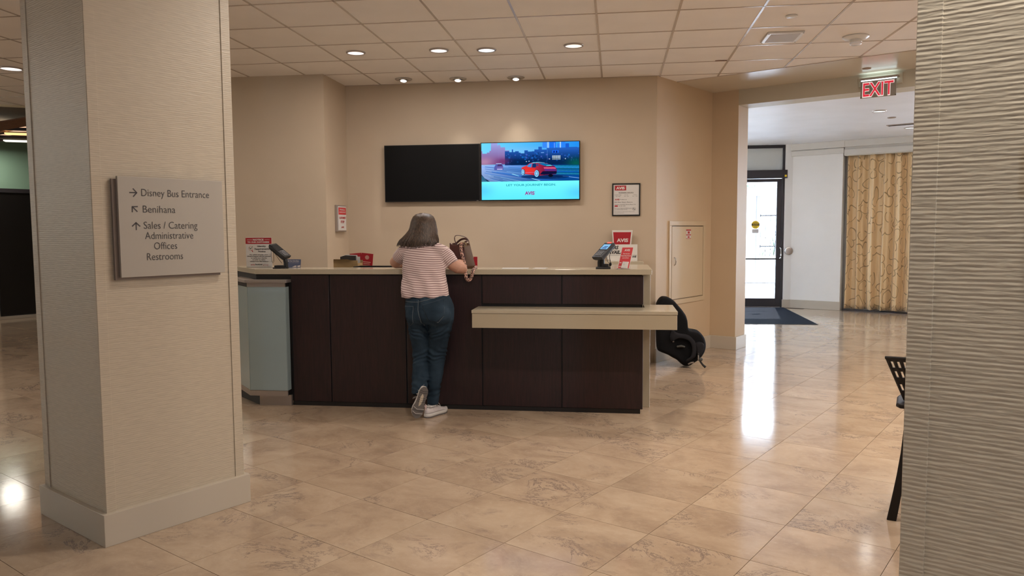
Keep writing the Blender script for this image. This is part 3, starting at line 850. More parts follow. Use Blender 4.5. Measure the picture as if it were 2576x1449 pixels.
def screen_image(w=330, h=193):
    yy, xx = np.mgrid[0:h, 0:w].astype(float); X = (xx + .5) / w * 2355; Y = (yy + .5) / h * 1449 * (2355 / 2355)
    # work in the coordinates of the close-up: x 50..2300, y 60..1380
    X = 50 + (xx + .5) / w * 2250; Y = 70 + (yy + .5) / h * 1300
    img = np.zeros((h, w, 3))
    def lerp(a, b, t): return np.array(a)[None, None, :] * (1 - t[..., None]) + np.array(b)[None, None, :] * t[..., None]
    def put(mask, c, a=1.0):
        m = (mask * a)[..., None]; img[:] = img * (1 - m) + np.array(c) * m
    def poly(pts):
        inside = np.zeros(X.shape, bool); n = len(pts)
        for i in range(n):
            x1, y1 = pts[i]; x2, y2 = pts[(i + 1) % n]
            if y1 == y2: continue
            c = ((Y > min(y1, y2)) & (Y <= max(y1, y2))) & (X < (x2 - x1) * (Y - y1) / (y2 - y1) + x1)
            inside ^= c
        return inside.astype(float)
    def rect(a, b, c, d): return ((X > a) & (X < c) & (Y > b) & (Y < d)).astype(float)
    def ell(cx, cy, rx, ry): return (((X - cx) / rx) ** 2 + ((Y - cy) / ry) ** 2 < 1).astype(float)
    rng = np.random.RandomState(3)
    # sky
    t = np.clip((X - 50) / 2250, 0, 1); img[:] = lerp((.42, .84, .98), (.13, .55, .93), t ** 1.1)
    warm = np.exp(-(((X - 900) / 700) ** 2 + ((Y - 290) / 130) ** 2)); img[:] = img * (1 - .45 * warm[..., None]) + np.array((.62, .75, .93)) * .45 * warm[..., None]
    # left hazy tower group
    left = np.maximum.reduce([rect(275, 60, 430, 560), rect(240, 245, 700, 560), rect(430, 130, 500, 560), rect(500, 170, 605, 560), rect(75, 310, 240, 560), rect(50, 250, 75, 560), rect(180, 285, 240, 560), poly([(430, 150), (465, 95), (500, 150)])])
    img[:] = img * (1 - left[..., None]) + lerp((.60, .62, .86), (.48, .30, .52), np.clip((Y - 100) / 450, 0, 1)) * left[..., None]
    wn = left * ((np.mod(X, 26) < 9) & (np.mod(Y, 22) < 8) & (X > 430) & (Y > 200)); put(wn, (.62, .55, .82), .5)
    # middle and right skyline
    xs = [600, 700, 760, 790, 835, 920, 960, 1050, 1130, 1220, 1280, 1370, 1450, 1560, 1700, 1990, 2070, 2300]
    ys = [262, 285, 225, 285, 265, 300, 318, 250, 280, 275, 235, 175, 240, 205, 200, 120, 195, 190]
    base = np.zeros(X.shape)
    for a, b, y in zip(xs[:-1], xs[1:], ys): base = np.maximum(base, rect(a, y, b, 600))
    img[:] = img * (1 - base[..., None]) + lerp((.14, .36, .72), (.03, .16, .38), np.clip((Y - 230) / 250, 0, 1)) * base[..., None]
    for _ in range(90):
        a = rng.uniform(620, 2280); b = rng.uniform(300, 520); w_ = rng.uniform(10, 45); h_ = rng.uniform(8, 40)
        put(rect(a, b, a + w_, b + h_), ((.22, .42, .85), (.03, .12, .30), (.10, .50, .90), (.38, .40, .80))[rng.randint(4)], .55)
    # glassy towers upper right
    for a, b, c in ((1465, 1570, (.22, .52, .95)), (1570, 1618, (.55, .75, 1.0)), (1618, 1770, (.10, .42, .92)), (1800, 1850, (.20, .50, .95)), (1860, 1885, (.70, .82, 1.0)), (1890, 1990, (.16, .50, .95)), (1995, 2070, (.10, .35, .80)), (2255, 2300, (.15, .55, .92))):
        put(rect(a, 110 if a == 1995 or a == 1800 else 60, b, 205), c, .95)
    put(rect(1730, 90, 1745, 205), (.6, .7, 1), .7)
    # lit windows of the brick block
    for r_ in range(3):
        for c_ in range(8): put(rect(1690 + c_ * 24, 380 + r_ * 34, 1706 + c_ * 24, 404 + r_ * 34), (.92, .96, .90), .95)
    put(rect(1690, 262, 1830, 320), (.12, .42, .98), .9); put(rect(1712, 275, 1745, 318), (.03, .14, .45)); put(rect(1770, 275, 1805, 318), (.03, .14, .45))
    for k in range(9): put(rect(1568, 245 + k * 24, 1580, 257 + k * 24), (.45, .65, .9), .8)
    put(rect(1430, 300, 1500, 318), (.55, .75, 1), .8)
    # trees and haze low left
    hz = np.exp(-(((X - 560) / 190) ** 2 + ((Y - 490) / 75) ** 2)); img[:] = img * (1 - .75 * hz[..., None]) + np.array((.42, .17, .38)) * .75 * hz[..., None]
    hz = np.exp(-(((X - 120) / 200) ** 2 + ((Y - 500) / 110) ** 2)); img[:] = img * (1 - .8 * hz[..., None]) + np.array((.72, .55, .66)) * .8 * hz[..., None]
    dk = rect(700, 430, 2300, 575) * np.clip((Y - 400) / 120, 0, 1); img[:] = img * (1 - .6 * dk[..., None]) + np.array((.02, .12, .26)) * .6 * dk[..., None]
    gr = np.exp(-(((X - 2230) / 210) ** 2 + ((Y - 560) / 130) ** 2)); img[:] = img * (1 - .8 * gr[..., None]) + np.array((.03, .38, .30)) * .8 * gr[..., None]
    for x_, y_ in ((1095, 505), (1155, 500), (1625, 455), (1985, 455)): put(ell(x_, y_, 13, 9), (.85, .9, 1))
    # road
    rd = (Y > 575 + (X - 50) * .012).astype(float); rd *= (Y < 955)
    tt = np.clip((X - 50) / 1900, 0, 1); ty = np.clip((Y - 575) / 380, 0, 1)
    rc_ = lerp((.62, .74, .97), (.04, .36, .72), tt) * (1 - .25 * ty[..., None])
    img[:] = img * (1 - rd[..., None]) + rc_ * rd[..., None]
    for k in range(34):
        y0 = rng.uniform(585, 930); sl_ = .05 + (y0 - 585) / 380 * .28; th = rng.uniform(3, 10)
        ln_ = (np.abs(Y - (y0 + (X - 50) * sl_ - 60)) < th) * rd * (X > rng.uniform(50, 700)) * (X < rng.uniform(1000, 2300))
        put(ln_, ((.60, .82, 1.0), (.10, .38, .80), (.45, .50, .90), (.03, .22, .50))[rng.randint(4)], .35)
    for k in range(22):
        y0 = rng.uniform(590, 880); put((np.abs(Y - y0 - (X - 1800) * .03) < rng.uniform(3, 9)) * (X > 1750) * rd, ((.25, .75, .92), (.02, .25, .35), (.04, .45, .45))[rng.randint(3)], .5)
    put(poly([(50, 780), (120, 870), (245, 945), (180, 945), (50, 900)]), (.05, .10, .22), .9); put(poly([(50, 800), (50, 955), (200, 955)]), (.20, .42, .55), .9)
    put(poly([(740, 780), (780, 780), (940, 832), (910, 832)]), (.65, .95, 1)); put(poly([(1190, 888), (1240, 890), (1420, 940), (1380, 940)]), (.7, .9, 1))
    put(poly([(1680, 815), (1720, 812), (2300, 890), (2300, 900)]), (.55, .72, .98))
    # distant car
    put(poly([(350, 690), (350, 620), (385, 560), (410, 542), (525, 542), (560, 610), (560, 685)]), (.33, .36, .66)); put(poly([(420, 600), (435, 556), (515, 556), (540, 600)]), (.28, .20, .42)); put(rect(390, 538, 520, 548), (.75, .85, 1)); put(rect(415, 655, 540, 680), (.72, .68, .88)); put(rect(405, 610, 560, 648), (.42, .38, .66))
    # shadow and red saloon seen from behind
    put(ell(1450, 850, 480, 45), (.02, .12, .30), .7); put(ell(1650, 860, 420, 50), (.02, .14, .34), .6)
    body = poly([(985, 700), (985, 640), (1050, 612), (1095, 600), (1160, 550), (1250, 525), (1380, 520), (1500, 535), (1640, 580), (1745, 625), (1785, 680), (1790, 750), (1770, 800), (1560, 815), (1400, 830), (1290, 820), (1060, 785), (1010, 790)])
    img[:] = img * (1 - body[..., None]) + lerp((.86, .20, .22), (.42, .08, .26), np.clip((X - 1150) / 450, 0, 1)) * body[..., None]
    put(poly([(1040, 655), (1300, 665), (1290, 740), (1060, 730)]), (.90, .20, .16), .8)
    put(poly([(1105, 610), (1165, 560), (1225, 548), (1205, 640), (1130, 625)]), (.20, .55, .85)); put(poly([(1225, 640), (1235, 555), (1310, 545), (1325, 605), (1310, 640)]), (.04, .20, .42)); put(poly([(1325, 560), (1345, 555), (1375, 610), (1345, 612)]), (.05, .30, .55))
    put(poly([(1250, 525), (1380, 520), (1500, 535), (1600, 565), (1560, 548), (1400, 532), (1200, 545)]), (.35, .85, .98)); put(poly([(1345, 545), (1480, 545), (1640, 585), (1690, 612), (1520, 612), (1460, 590)]), (.04, .42, .65)); put(poly([(1560, 600), (1640, 590), (1700, 612), (1540, 613)]), (.25, .88, .90))
    put(poly([(1490, 640), (1750, 645), (1775, 680), (1500, 672)]), (.86, .35, .50)); put(poly([(1500, 680), (1770, 690), (1780, 725), (1520, 722)]), (.36, .18, .52)); put(poly([(1470, 730), (1790, 735), (1785, 790), (1500, 810), (1400, 800)]), (.05, .07, .22)); put(rect(1060, 748, 1290, 762), (.90, .45, .55), .8)
    for cx, cy, rx, ry in ((1020, 745, 42, 72), (1335, 780, 60, 85)):
        put(ell(cx, cy, rx, ry), (.03, .05, .15)); put(ell(cx - 6, cy, rx * .85, ry * .9), (.60, .85, 1.0)); put(ell(cx - 6, cy, rx * .62, ry * .68), (.08, .22, .45))
        for k in range(8):
            a = k * math.pi / 4; dx = (X - cx + 6) / rx; dy = (Y - cy) / ry
            put(((np.abs(dx * math.sin(a) - dy * math.cos(a)) < .09) & (dx ** 2 + dy ** 2 < .5)).astype(float), (.6, .85, 1), .9)
    put(ell(1650, 830, 55, 32), (.03, .05, .12))
    # lower banner
    bn = (Y > 950).astype(float); v_ = np.clip((Y - 950) / 430, 0, 1); ed = np.exp(-((X - 60) / 260) ** 2) * np.exp(-((v_ - .45) / .35) ** 2) + np.exp(-((X - 2290) / 300) ** 2) * np.exp(-((v_ - .6) / .35) ** 2)
    bc = lerp((.46, .97, .98), (.36, .90, .99), v_) - ed[..., None] * np.array((.06, .12, .02))
    img[:] = img * (1 - bn[..., None]) + bc * bn[..., None]
    return np.clip(img, 0, 1)

def build_screen():
    img = screen_image(840, 490); img = img.reshape(245, 2, 420, 2, 3).mean(axis=(1, 3)); h, w = img.shape[:2]
    x0, x1, z0, z1 = -1.452, -.390, 1.776, 2.388
    vs = []; cols = []
    lin = np.where(img <= .04045, img / 12.92, ((img + .055) / 1.055) ** 2.4)
    for j in range(h):
        for i in range(w):
            vs.append((x0 + (x1 - x0) * i / (w - 1), -.002, z1 + (z0 - z1) * j / (h - 1)))
    fs = [(j * w + i, j * w + w + i, j * w + w + i + 1, j * w + i + 1) for j in range(h - 1) for i in range(w - 1)]
    me = bpy.data.meshes.new('tv_screen'); me.from_pydata(vs, [], fs)
    at = me.color_attributes.new('picture', 'FLOAT_COLOR', 'POINT')
    buf = np.ones((h * w, 4), dtype=np.float32); buf[:, :3] = lin.reshape(-1, 3)
    at.data.foreach_set('color', buf.ravel())
    m = bpy.data.materials.new('television_picture'); m.use_nodes = True
    nt = m.node_tree; nt.nodes.remove(nt.nodes['Principled BSDF'])
    a = nt.nodes.new('ShaderNodeAttribute'); a.attribute_name = 'picture'
    e = nt.nodes.new('ShaderNodeEmission'); e.inputs[1].default_value = 1.0
    nt.links.new(a.outputs['Color'], e.inputs[0]); nt.links.new(e.outputs[0], nt.nodes['Material Output'].inputs[0])
    me.materials.append(m)
    o = bpy.data.objects.new('tv_screen', me); COL.objects.link(o); o.parent = tvr
    kx = (x1 - x0) / 2250; kz = (z1 - z0) / 1300
    tl = MB(); tl.text('LET YOUR JOURNEY BEGIN.', (x0 + (1200 - 50) * kx, -.0035, z1 - (1060 - 70) * kz), U, V, height=48 * kz, width=1145 * kx, align='C', bold=.015)
    tl.build('screen_caption', emit_mat('teal_caption', s2l((.10, .58, .66)), 1.0), tvr)
    tl = MB(); tl.text('AVIS', (x0 + (1168 - 50) * kx, -.0035, z1 - (1262 - 70) * kz), U, V, height=76 * kz, width=225 * kx, align='C', bold=.04)
    tl.text("'", (x0 + (1290 - 50) * kx, -.0035, z1 - (1250 - 70) * kz), U, V, height=60 * kz)
    tl.build('screen_logo', emit_mat('magenta_logo', s2l((.62, .22, .55)), 1.0), tvr)
build_screen()

# ------------------------------------------------------------------ framed notice of opening hours
nf = thing('framed_notice', 'black framed white notice of business hours on the back wall', 'notice', (-.038, 8.36, 1.590))
w_, h_ = .299, .349
MB().box(0, w_, -.016, -.001, 0, .013).box(0, w_, -.016, -.001, h_ - .013, h_).box(0, .013, -.016, -.001, .013, h_ - .013).box(w_ - .013, w_, -.016, -.001, .013, h_ - .013).build('frame', 'black', nf, bevel=.001)
MB().box(.011, w_ - .011, -.008, -.002, .011, h_ - .011).build('sheet', 'white', nf)
px = .299 / 860; X0 = -490; Z0 = 1255
def nx(x): return (x - 488) * px
def nz_(y): return (1255 - y) * .349 / 1000
rb = MB(); rb.box(nx(568), nx(915), -.0095, -.0085, nz_(472), nz_(325)); rb.box(nx(568), nx(662), -.0095, -.0085, nz_(970), nz_(930)); rb.build('red_print', 'red', nf)
t1 = MB(); t1.text('AVIS', (nx(740), -.0098, nz_(437)), U, V, height=76 * .00035, width=265 * px, align='C', bold=.05); t1.build('logo_lettering', 'inkpale', nf)
t2 = MB()
def nl(s_, x, y, hh, w=None, al='L', b=0): t2.text(s_, (nx(x), -.0088, nz_(y)), U, V, height=hh * .00035, width=(w * px if w else None), align=al, bold=b)
nl('BUSINESS HOURS', 690, 558, 34, 448); t2.box(nx(700), nx(1135), -.0088, -.0085, nz_(574), nz_(571))
nl('Monday - Friday', 560, 620, 18, 210); nl('Saturday', 870, 618, 18, 110); nl('Sunday', 1145, 616, 18, 100)
nl('8am - 5pm', 600, 662, 18, 140); nl('8am - 3pm', 862, 660, 18, 135); nl('8am - 12pm', 1110, 658, 18, 155)
nl('Preferred', 738, 762, 24, 195); nl('No After Hours Returns', 568, 848, 32, 545)
nl('24 Hour Customer Service Please Call', 568, 914, 24, 640); nl('407 827 2847', 682, 960, 22, 220)
nl('We Furnish TOBACCO-FREE Vehicles', 562, 1030, 20, 525); nl('and SMOKE-FREE Vehicles', 562, 1070, 20, 395)
nl('This Location is Independently Operated by', 562, 1130, 16, 610); nl('licensee corporation', 562, 1172, 16, 290)
for k in range(28):
    a0_, a1_ = 2 * math.pi * k / 28, 2 * math.pi * (k + 1) / 28; cx_, cz_ = nx(1158), nz_(1042); ro, ri = .0172, .0152
    t2.quad((cx_ + ri * math.cos(a0_), -.0088, cz_ + ri * math.sin(a0_)), (cx_ + ro * math.cos(a0_), -.0088, cz_ + ro * math.sin(a0_)), (cx_ + ro * math.cos(a1_), -.0088, cz_ + ro * math.sin(a1_)), (cx_ + ri * math.cos(a1_), -.0088, cz_ + ri * math.sin(a1_)))
t2.quad((nx(1120), -.0088, nz_(1012)), (nx(1126), -.0088, nz_(1005)), (nx(1198), -.0088, nz_(1072)), (nx(1192), -.0088, nz_(1079)))
t2.box(nx(1128), nx(1188), -.0088, -.0086, nz_(1052), nz_(1040))
t2.build('lettering', 'inkgrey', nf)
t3 = MB(); t3.text('AVIS', (nx(568), -.0088, nz_(772)), U, V, height=44 * .00035, width=145 * px, bold=.04); t3.build('red_lettering', 'inkred', nf)

# leaflet holder on the short return wall (local x runs along +Y of the room)
lh = thing('leaflet_holder', 'slim silver notice frame with red and white sheet on the left return wall', 'notice', (-3.0, 7.94, 1.44), 90)
MB().box(0, .272, -.030, -.001, 0, .288).build('holder_frame', 'alu', lh, bevel=.003)
MB().box(.018, .255, -.034, -.030, .014, .275).build('sheet', 'white', lh)
MB().box(.022, .250, -.035, -.034, .185, .262).build('red_header', 'redbright', lh)
tq = MB(); tq.text('CUSTOMERS', (.136, -.0355, .140), U, V, height=.022, width=.19, align='C', bold=.03); tq.text('STOP', (.136, -.0355, .095), U, V, height=.026, width=.11, align='C', bold=.03); tq.text('AVIS', (.136, -.0355, .040), U, V, height=.018, width=.08, align='C', bold=.03); tq.build('red_lettering', 'inkred', lh)
tq = MB(); tq.text('Notice', (.136, -.0358, .232), U, V, height=.016, width=.15, align='C', bold=.02); tq.text('customers', (.136, -.0358, .207), U, V, height=.014, width=.19, align='C', bold=.02); tq.build('pale_lettering', 'inkpale', lh)

# ------------------------------------------------------------------ things on the counter
TOP = 1.137
def paper_sheet(name, x, y, w, d, rz, label, group=None):
    o = MB().box(-w / 2, w / 2, -d / 2, d / 2, 0, .001).build(name, 'white')
    o.location = (x, y, TOP + .0005); o.rotation_euler = (0, 0, R(rz)); return tag(o, label, 'paper', group)
paper_sheet('paper_sheet', -.80, 6.11, .215, .14, 4, 'white sheet of paper lying on the counter, left one right of the handbag')
paper_sheet('paper_sheet', -.60, 6.12, .10, .13, -6, 'small white slip on the counter beside the bigger sheet')

nt_ = thing('counter_sign', 'upright white and red customer notice on the counter left end', 'sign', (-3.168, 6.245, TOP), 0)
MB().box(0, .236, 0, .004, 0, .260).build('sign_sheet', 'white', nt_)
MB().box(0, .236, -.0012, 0, .203, .256).build('red_header', 'red', nt_)
MB().box(0, .236, 0, .012, 0, .004).build('sign_foot', 'acrylic', nt_)
def tk(x): return (x - 405) * .236 / 548
def tz(y): return (955 - y) * .260 / 650
q = MB(); YS = -.0016
q.text('NOTICE', (tk(675), YS, tz(375)), U, V, height=.0148, width=.098, align='C', bold=.05); q.text('TO OUR CUSTOMERS', (tk(675), YS, tz(422)), U, V, height=.0115, width=.198, align='C', bold=.05)
q.box(tk(435), tk(545), YS, YS + .0002, tz(362), tz(355)); q.box(tk(808), tk(915), YS, YS + .0002, tz(360), tz(353)); q.build('header_lettering', 'inkpale', nt_)
q = MB(); YS = -.0006
for s_, x, y, hh, w in (('Identity', 742, 512, .0135, .080), ('Requirements', 745, 570, .0135, .132), ('Notice', 745, 626, .0135, .066)):
    q.text(s_, (tk(x), YS, tz(y)), U, V, height=hh, width=w, align='C', bold=.03)
for s_, y, w in (('For added security, your', 688, .166), ("driver's license will be scanned", 722, .212), ('to verify your identity', 760, .148), ('in order to rent a', 798, .116), ('vehicle from this location', 834, .170)):
    q.text(s_, (tk(678), YS, tz(y)), U, V, height=.0085, width=w, align='C', bold=.03)
q.text('budget', (tk(600), YS, tz(905)), U, V, height=.0135, width=.064, bold=.02)
q.build('lettering', 'inkgrey', nt_)
q = MB(); q.text('avis', (tk(500), YS, tz(908)), U, V, height=.0115, width=.037, bold=.02); q.text('group', (tk(763), YS, tz(908)), U, V, height=.010, width=.047)
for k in range(20):
    a0_, a1_ = 2 * math.pi * k / 20, 2 * math.pi * (k + 1) / 20; cx_, cz_ = tk(510), tz(540); ro, ri = .0195, .0175
    q.quad((cx_ + ri * math.cos(a0_), YS, cz_ + ri * math.sin(a0_)), (cx_ + ro * math.cos(a0_), YS, cz_ + ro * math.sin(a0_)), (cx_ + ro * math.cos(a1_), YS, cz_ + ro * math.sin(a1_)), (cx_ + ri * math.cos(a1_), YS, cz_ + ri * math.sin(a1_)))
q.quad((tk(525), YS, tz(585)), (tk(538), YS, tz(578)), (tk(560), YS, tz(618)), (tk(545), YS, tz(625))); q.build('red_lettering', 'inkred', nt_)
q = MB(); q.quad((tk(478), YS, tz(530)), (tk(488), YS, tz(522)), (tk(508), YS, tz(548)), (tk(508), YS, tz(566))); q.quad((tk(500), YS, tz(556)), (tk(508), YS, tz(566)), (tk(560), YS, tz(492)), (tk(552), YS, tz(492))); q.build('check_mark', 'inkgreen', nt_)

bc_ = thing('counter_card', 'small slate blue card leaning behind the left card terminal', 'card', (-2.79, 6.225, TOP), 0)
MB().add([(0, 0, 0), (.122, 0, 0), (.122, .012, .070), (0, .012, .070), (0, .002, 0), (.122, .002, 0), (.122, .014, .070), (0, .014, .070)], [(0, 1, 2, 3), (7, 6, 5, 4), (0, 4, 5, 1), (3, 2, 6, 7), (0, 3, 7, 4), (1, 5, 6, 2)]).build('card', 'blueprint', bc_)
q = MB(); q.text('Be Your Own Boss.', (.006, .0085, .052), U, (0, .17, 1), height=.0095, width=.10, bold=.03); q.text('Own an agency operation', (.02, .007, .040), U, (0, .17, 1), height=.005, width=.085)
q.add([(.045, .0005, .004), (.075, .0025, .018), (.118, .0030, .022), (.118, .0005, .004), (.10, .0005, .004), (.088, .0018, .013), (.08, .0005, .004)], [(0, 1, 5, 6), (5, 2, 3, 4)]); q.build('pale_print', 'inkpale', bc_)

M['keycap'] = mat('grey_keycap', (.16, .16, .17), .4)
def frame_from(u, vdown):
    """matrix columns: x = width, y = up along the body, z = outward normal"""
    x = Vector(u).normalized(); y = -Vector(vdown).normalized(); y = (y - x * y.dot(x)).normalized(); z = x.cross(y)
    m = Matrix((x, y, z)).transposed().to_4x4(); return m
def terminal(name, label, loc, u, vdown, head, w, l, screen=True):
    t = thing(name, label, 'card terminal', loc)
    m = frame_from(u, vdown); m.translation = Vector(head)
    b = MB(); b.x = m
    b.loft([[(-w / 2 * s_, -l / 2 * q_, z), (w / 2 * s_, -l / 2 * q_, z), (w / 2 * s_, l / 2 * q_, z), (-w / 2 * s_, l / 2 * q_, z)] for s_, q_, z in ((.78, .86, -.042), (.95, .97, -.024), (1, 1, -.004), (.95, .975, 0))])
    b.build('terminal_body', 'black', t, bevel=.003)
    b = MB(); b.x = m; b.box(-w * .41, w * .41, -.005, l * .40, .0005, .002); b.build('screen_bezel', 'tvblack', t)
    if screen:
        b = MB(); b.x = m; b.box(-w * .35, w * .35, .005, l * .355, .002, .0028); b.build('screen', emit_mat('terminal_screen', s2l((.58, .80, .95)), .85), t)
        b = MB(); b.x = m; b.box(-w * .22, w * .2, .020, .030, .003, .0034); b.box(-w * .12, w * .25, .034, .044, .003, .0034); b.box(-w * .25, w * .22, .010, .016, .003, .0034); b.build('screen_print', emit_mat('terminal_print', s2l((.30, .42, .68)), .8), t)
        b = MB(); b.x = m; b.box(-w * .20, w * .22, l * .44, l * .52, -.018, .0025); b.build('card_slot_light', mat('red_card_slot', (.7, .08, .06), .4, emit=(.8, .1, .07), estr=.35), t, bevel=.001)
    for r_ in range(4):
        for c_ in range(3):
            b = MB(); b.x = m; b.box(-w * .26 + c_ * w * .19, -w * .26 + c_ * w * .19 + w * .14, -l * .40 + r_ * .0165, -l * .40 + r_ * .0165 + .010, .0005, .0045); b.build('key', 'keycap', t)
    return t, m
tr, mr = terminal('card_terminal', 'black card terminal with lit screen at the counter right end', (-.098, 6.06, TOP), (.80, -.60, 0), (-.62, -.66, -.60), (.002, -.02, .150), .098, .200)
hm = MB(); hm.tube([(-.012, .0, .0), (-.015, .0, .05), (-.012, -.005, .10), (.0, -.01, .135)], [.030, .028, .024, .024], 12); hm.build('post', 'black', tr, smooth=50)
hm = MB(); hm.loft([[(-.055 * k, -.05 * k2, z), (.06, -.05 * k2, z), (.06, .05 * k2, z), (-.055 * k, .05 * k2, z)] for k, k2, z in ((1, 1, 0), (1, 1, .012), (.9, .85, .016))]); hm.box(-.03, .045, -.025, .025, .014, .038); hm.build('base_plate', 'blackm', tr, bevel=.004)
hm = MB(); hm.tube([(.055 + .004 * math.sin(t * .8), .01, .03 + t * .011) for t in range(12)], .0022, 6); hm.tube([(.03, 0, .09), (.035, -.005, .06), (.046, -.005, .045), (.055, 0, .06), (.05, 0, .10)], .0022, 6); hm.ell((.058, .01, .035), .011, .011, .016, 10, 8); hm.build('cable', 'black', tr, smooth=60)

tl_, ml = terminal('card_terminal', 'black card terminal turned away beside the customer notice', (-2.78, 6.08, TOP), (.30, .94, .1), (.78, -.27, -.58), (-.0, .0, .155), .085, .185, screen=False)
hm = MB(); hm.tube([(.045, .0, .0), (.046, .0, .045), (.038, .0, .085), (.012, 0, .125)], [.020, .018, .018, .020], 12); hm.build('post', 'black', tl_, smooth=50)
hm = MB(); hm.prism([(-.055, -.04), (.055, -.04), (.055, .045), (-.055, .045)], 0, .010); hm.prism([(-.045, -.03), (.045, -.03), (.045, .035), (-.045, .035)], .010, .026); hm.build('base_plate', 'blackm', tl_, bevel=.004)
hm = MB(); hm.tube([(-.066, -.02, .19), (-.071, -.02, .15), (-.072, -.02, .10), (-.066, -.02, .06), (-.056, -.02, .045), (-.05, -.02, .06), (-.05, -.02, .15), (-.058, -.02, .19)], .0018, 6)
hm.tube([(-.06, -.02, .17), (-.03, -.03, .12), (.005, -.03, .07), (.025, -.03, .045)], .0018, 6); hm.build('cable', 'black', tl_, smooth=60)

# red leaflet stand in front of the boards
ls = thing('leaflet_stand', 'small red leaflet stand with white cards beside the right card terminal', 'leaflet stand', (.014, 6.01, TOP), 0)
sk = Matrix.Identity(4)
def slant(x, z, d=0): # front sheet leans back and to the right
    return (x + z * .215 , z * .26 + d, z)
def sq(mb, x0, x1, z0, z1, d, mi=0): mb.quad(slant(x0, z0, d), slant(x1, z0, d), slant(x1, z1, d), slant(x0, z1, d), mi)
b = MB()
for dd in (0, .004): pass
b.add([slant(0, .004, 0), slant(.090, .004, 0), slant(.090, .172, 0), slant(0, .172, 0), slant(0, .004, .003), slant(.090, .004, .003), slant(.090, .172, .003), slant(0, .172, .003)], [(0, 1, 2, 3), (7, 6, 5, 4), (0, 4, 5, 1), (3, 2, 6, 7), (0, 3, 7, 4), (1, 5, 6, 2)]); b.build('stand_sheet', 'inkpale', ls)
b = MB(); sq(b, .004, .087, .006, .167, -.0006); b.build('red_sheet', 'redbright', ls)
b = MB(); uu = (1, 0, 0); vv = Vector((.215, .26, 1))
for s_, x, z, hh, w in (('AVIS', .046, .139, .016, .042), ('How was your', .046, .115, .008, .052), ('Rental Experience?', .046, .099, .0085, .074), ('Let me Know', .046, .083, .008, .050)):
    b.text(s_, slant(x, z, -.0012), uu, vv, height=hh, width=w, align='C', bold=.03)
sq(b, .008, .022, .046, .052, -.0012); sq(b, .008, .026, .018, .023, -.0012); b.build('pale_lettering', 'inkpale', ls)
cp = thing('business_cards', 'stack of white cards held in front of the small red leaflet stand', 'cards', (.014, 6.01, TOP))
b = MB(); b.add([slant(.026, .010, -.010), slant(.072, .006, -.014), slant(.072, .054, -.010), slant(.030, .056, -.006), slant(.026, .010, -.002), slant(.078, .008, -.002), slant(.078, .056, -.002), slant(.030, .058, -.002)], [(0, 1, 2, 3), (7, 6, 5, 4), (0, 4, 5, 1), (3, 2, 6, 7), (0, 3, 7, 4), (1, 5, 6, 2)]); b.build('card_stack', 'white', cp)
b = MB(); b.text('avis', slant(.036, .045, -.0125), uu, vv, height=.004, width=.012); b.text('agent', slant(.036, .034, -.0125), uu, vv, height=.004, width=.016); b.build('lettering', 'inkgrey', cp)
b = MB(); b.box(-.006, .098, -.045, .06, 0, .002); b.build('stand_base', 'acrylic', ls)

# boards on the cabinet behind
ab = thing('brand_board', 'red trapezoid logo board with white border standing behind the counter', 'sign', (-.045, 8.30, 1.114), 0)
MB().prism([(.026, .0), (.196, .0), (.226, .322), (.006, .322)], 0, .008, axis='y').build('board', 'whitegl', ab, bevel=.003)
MB().prism([(.040, .012), (.182, .012), (.210, .302), (.020, .302)], -.001, 0, axis='y').build('red_field', 'red', ab)
b = MB(); b.text('AVIS', (.118, -.0015, .198), U, V, height=.036, width=.122, align='C', bold=.045); b.text("'", (.183, -.0015, .213), U, V, height=.02); b.build('lettering', 'inkpale', ab)
cb = thing('availability_board', 'grey board with bold black lettering on the cream cabinet', 'sign', (-.088, 8.22, 1.114), 0)
MB().box(0, .318, 0, .006, .012, .172).build('board', 'whitegl', cb, bevel=.002)
MB().box(.02, .318, -.004, .014, 0, .016).build('board_foot', 'whitegl', cb)
b = MB(); b.text('CARS', (.005, -.0006, .123), U, V, height=.035, width=.116, bold=.045, shear=.25); b.text('AVAILABLE', (.005, -.0006, .073), U, V, height=.035, width=.245, bold=.045, shear=.25); b.text('AVIS', (.262, -.0006, .033), U, V, height=.018, width=.046, bold=.045, shear=.25)
b.box(.008, .312, -.0006, -.0003, .056, .058); b.build('lettering', 'ink', cb)

def cr(pts, k=5):
    P = [Vector(p) for p in pts]; out = []
    for i in range(len(P) - 1):
        a, b_, c, d = P[max(i - 1, 0)], P[i], P[i + 1], P[min(i + 2, len(P) - 1)]
        for j in range(k):
            t = j / k; out.append(tuple(.5 * ((2 * b_) + (c - a) * t + (2 * a - 5 * b_ + 4 * c - d) * t * t + (3 * b_ - a - 3 * c + d) * t ** 3)))
    return out + [tuple(P[-1])]
# handbag -----------------------------------------------------------
def leopard():
    m, nt, b = new_mat('leopard_print_strap'); N, L = nt.nodes, nt.links
    tc = N.new('ShaderNodeTexCoord'); v = N.new('ShaderNodeTexVoronoi'); v.inputs['Scale'].default_value = 95; v.feature = 'F1'
    L.new(tc.outputs['Object'], v.inputs['Vector'])
    cr = N.new('ShaderNodeValToRGB'); e = cr.color_ramp.elements
    e[0].position = .0; e[0].color = (.20, .09, .06, 1); e[1].position = .62; e[1].color = (.62, .36, .28, 1)
    for p, c in ((.28, (.22, .10, .07, 1)), (.32, (.018, .010, .010, 1)), (.50, (.02, .012, .012, 1)), (.56, (.60, .36, .28, 1))):
        x = e.new(p); x.color = c
    L.new(v.outputs['Distance'], cr.inputs[0]); L.new(cr.outputs[0], b.inputs['Base Color']); b.inputs['Roughness'].default_value = .5
    return m
M['leopard'] = leopard()
M['leather'] = mat('oxblood_leather', (.075, .022, .018), .42, noise_amt=.15, noise_scale=14, bump=.3, bump_scale=90)
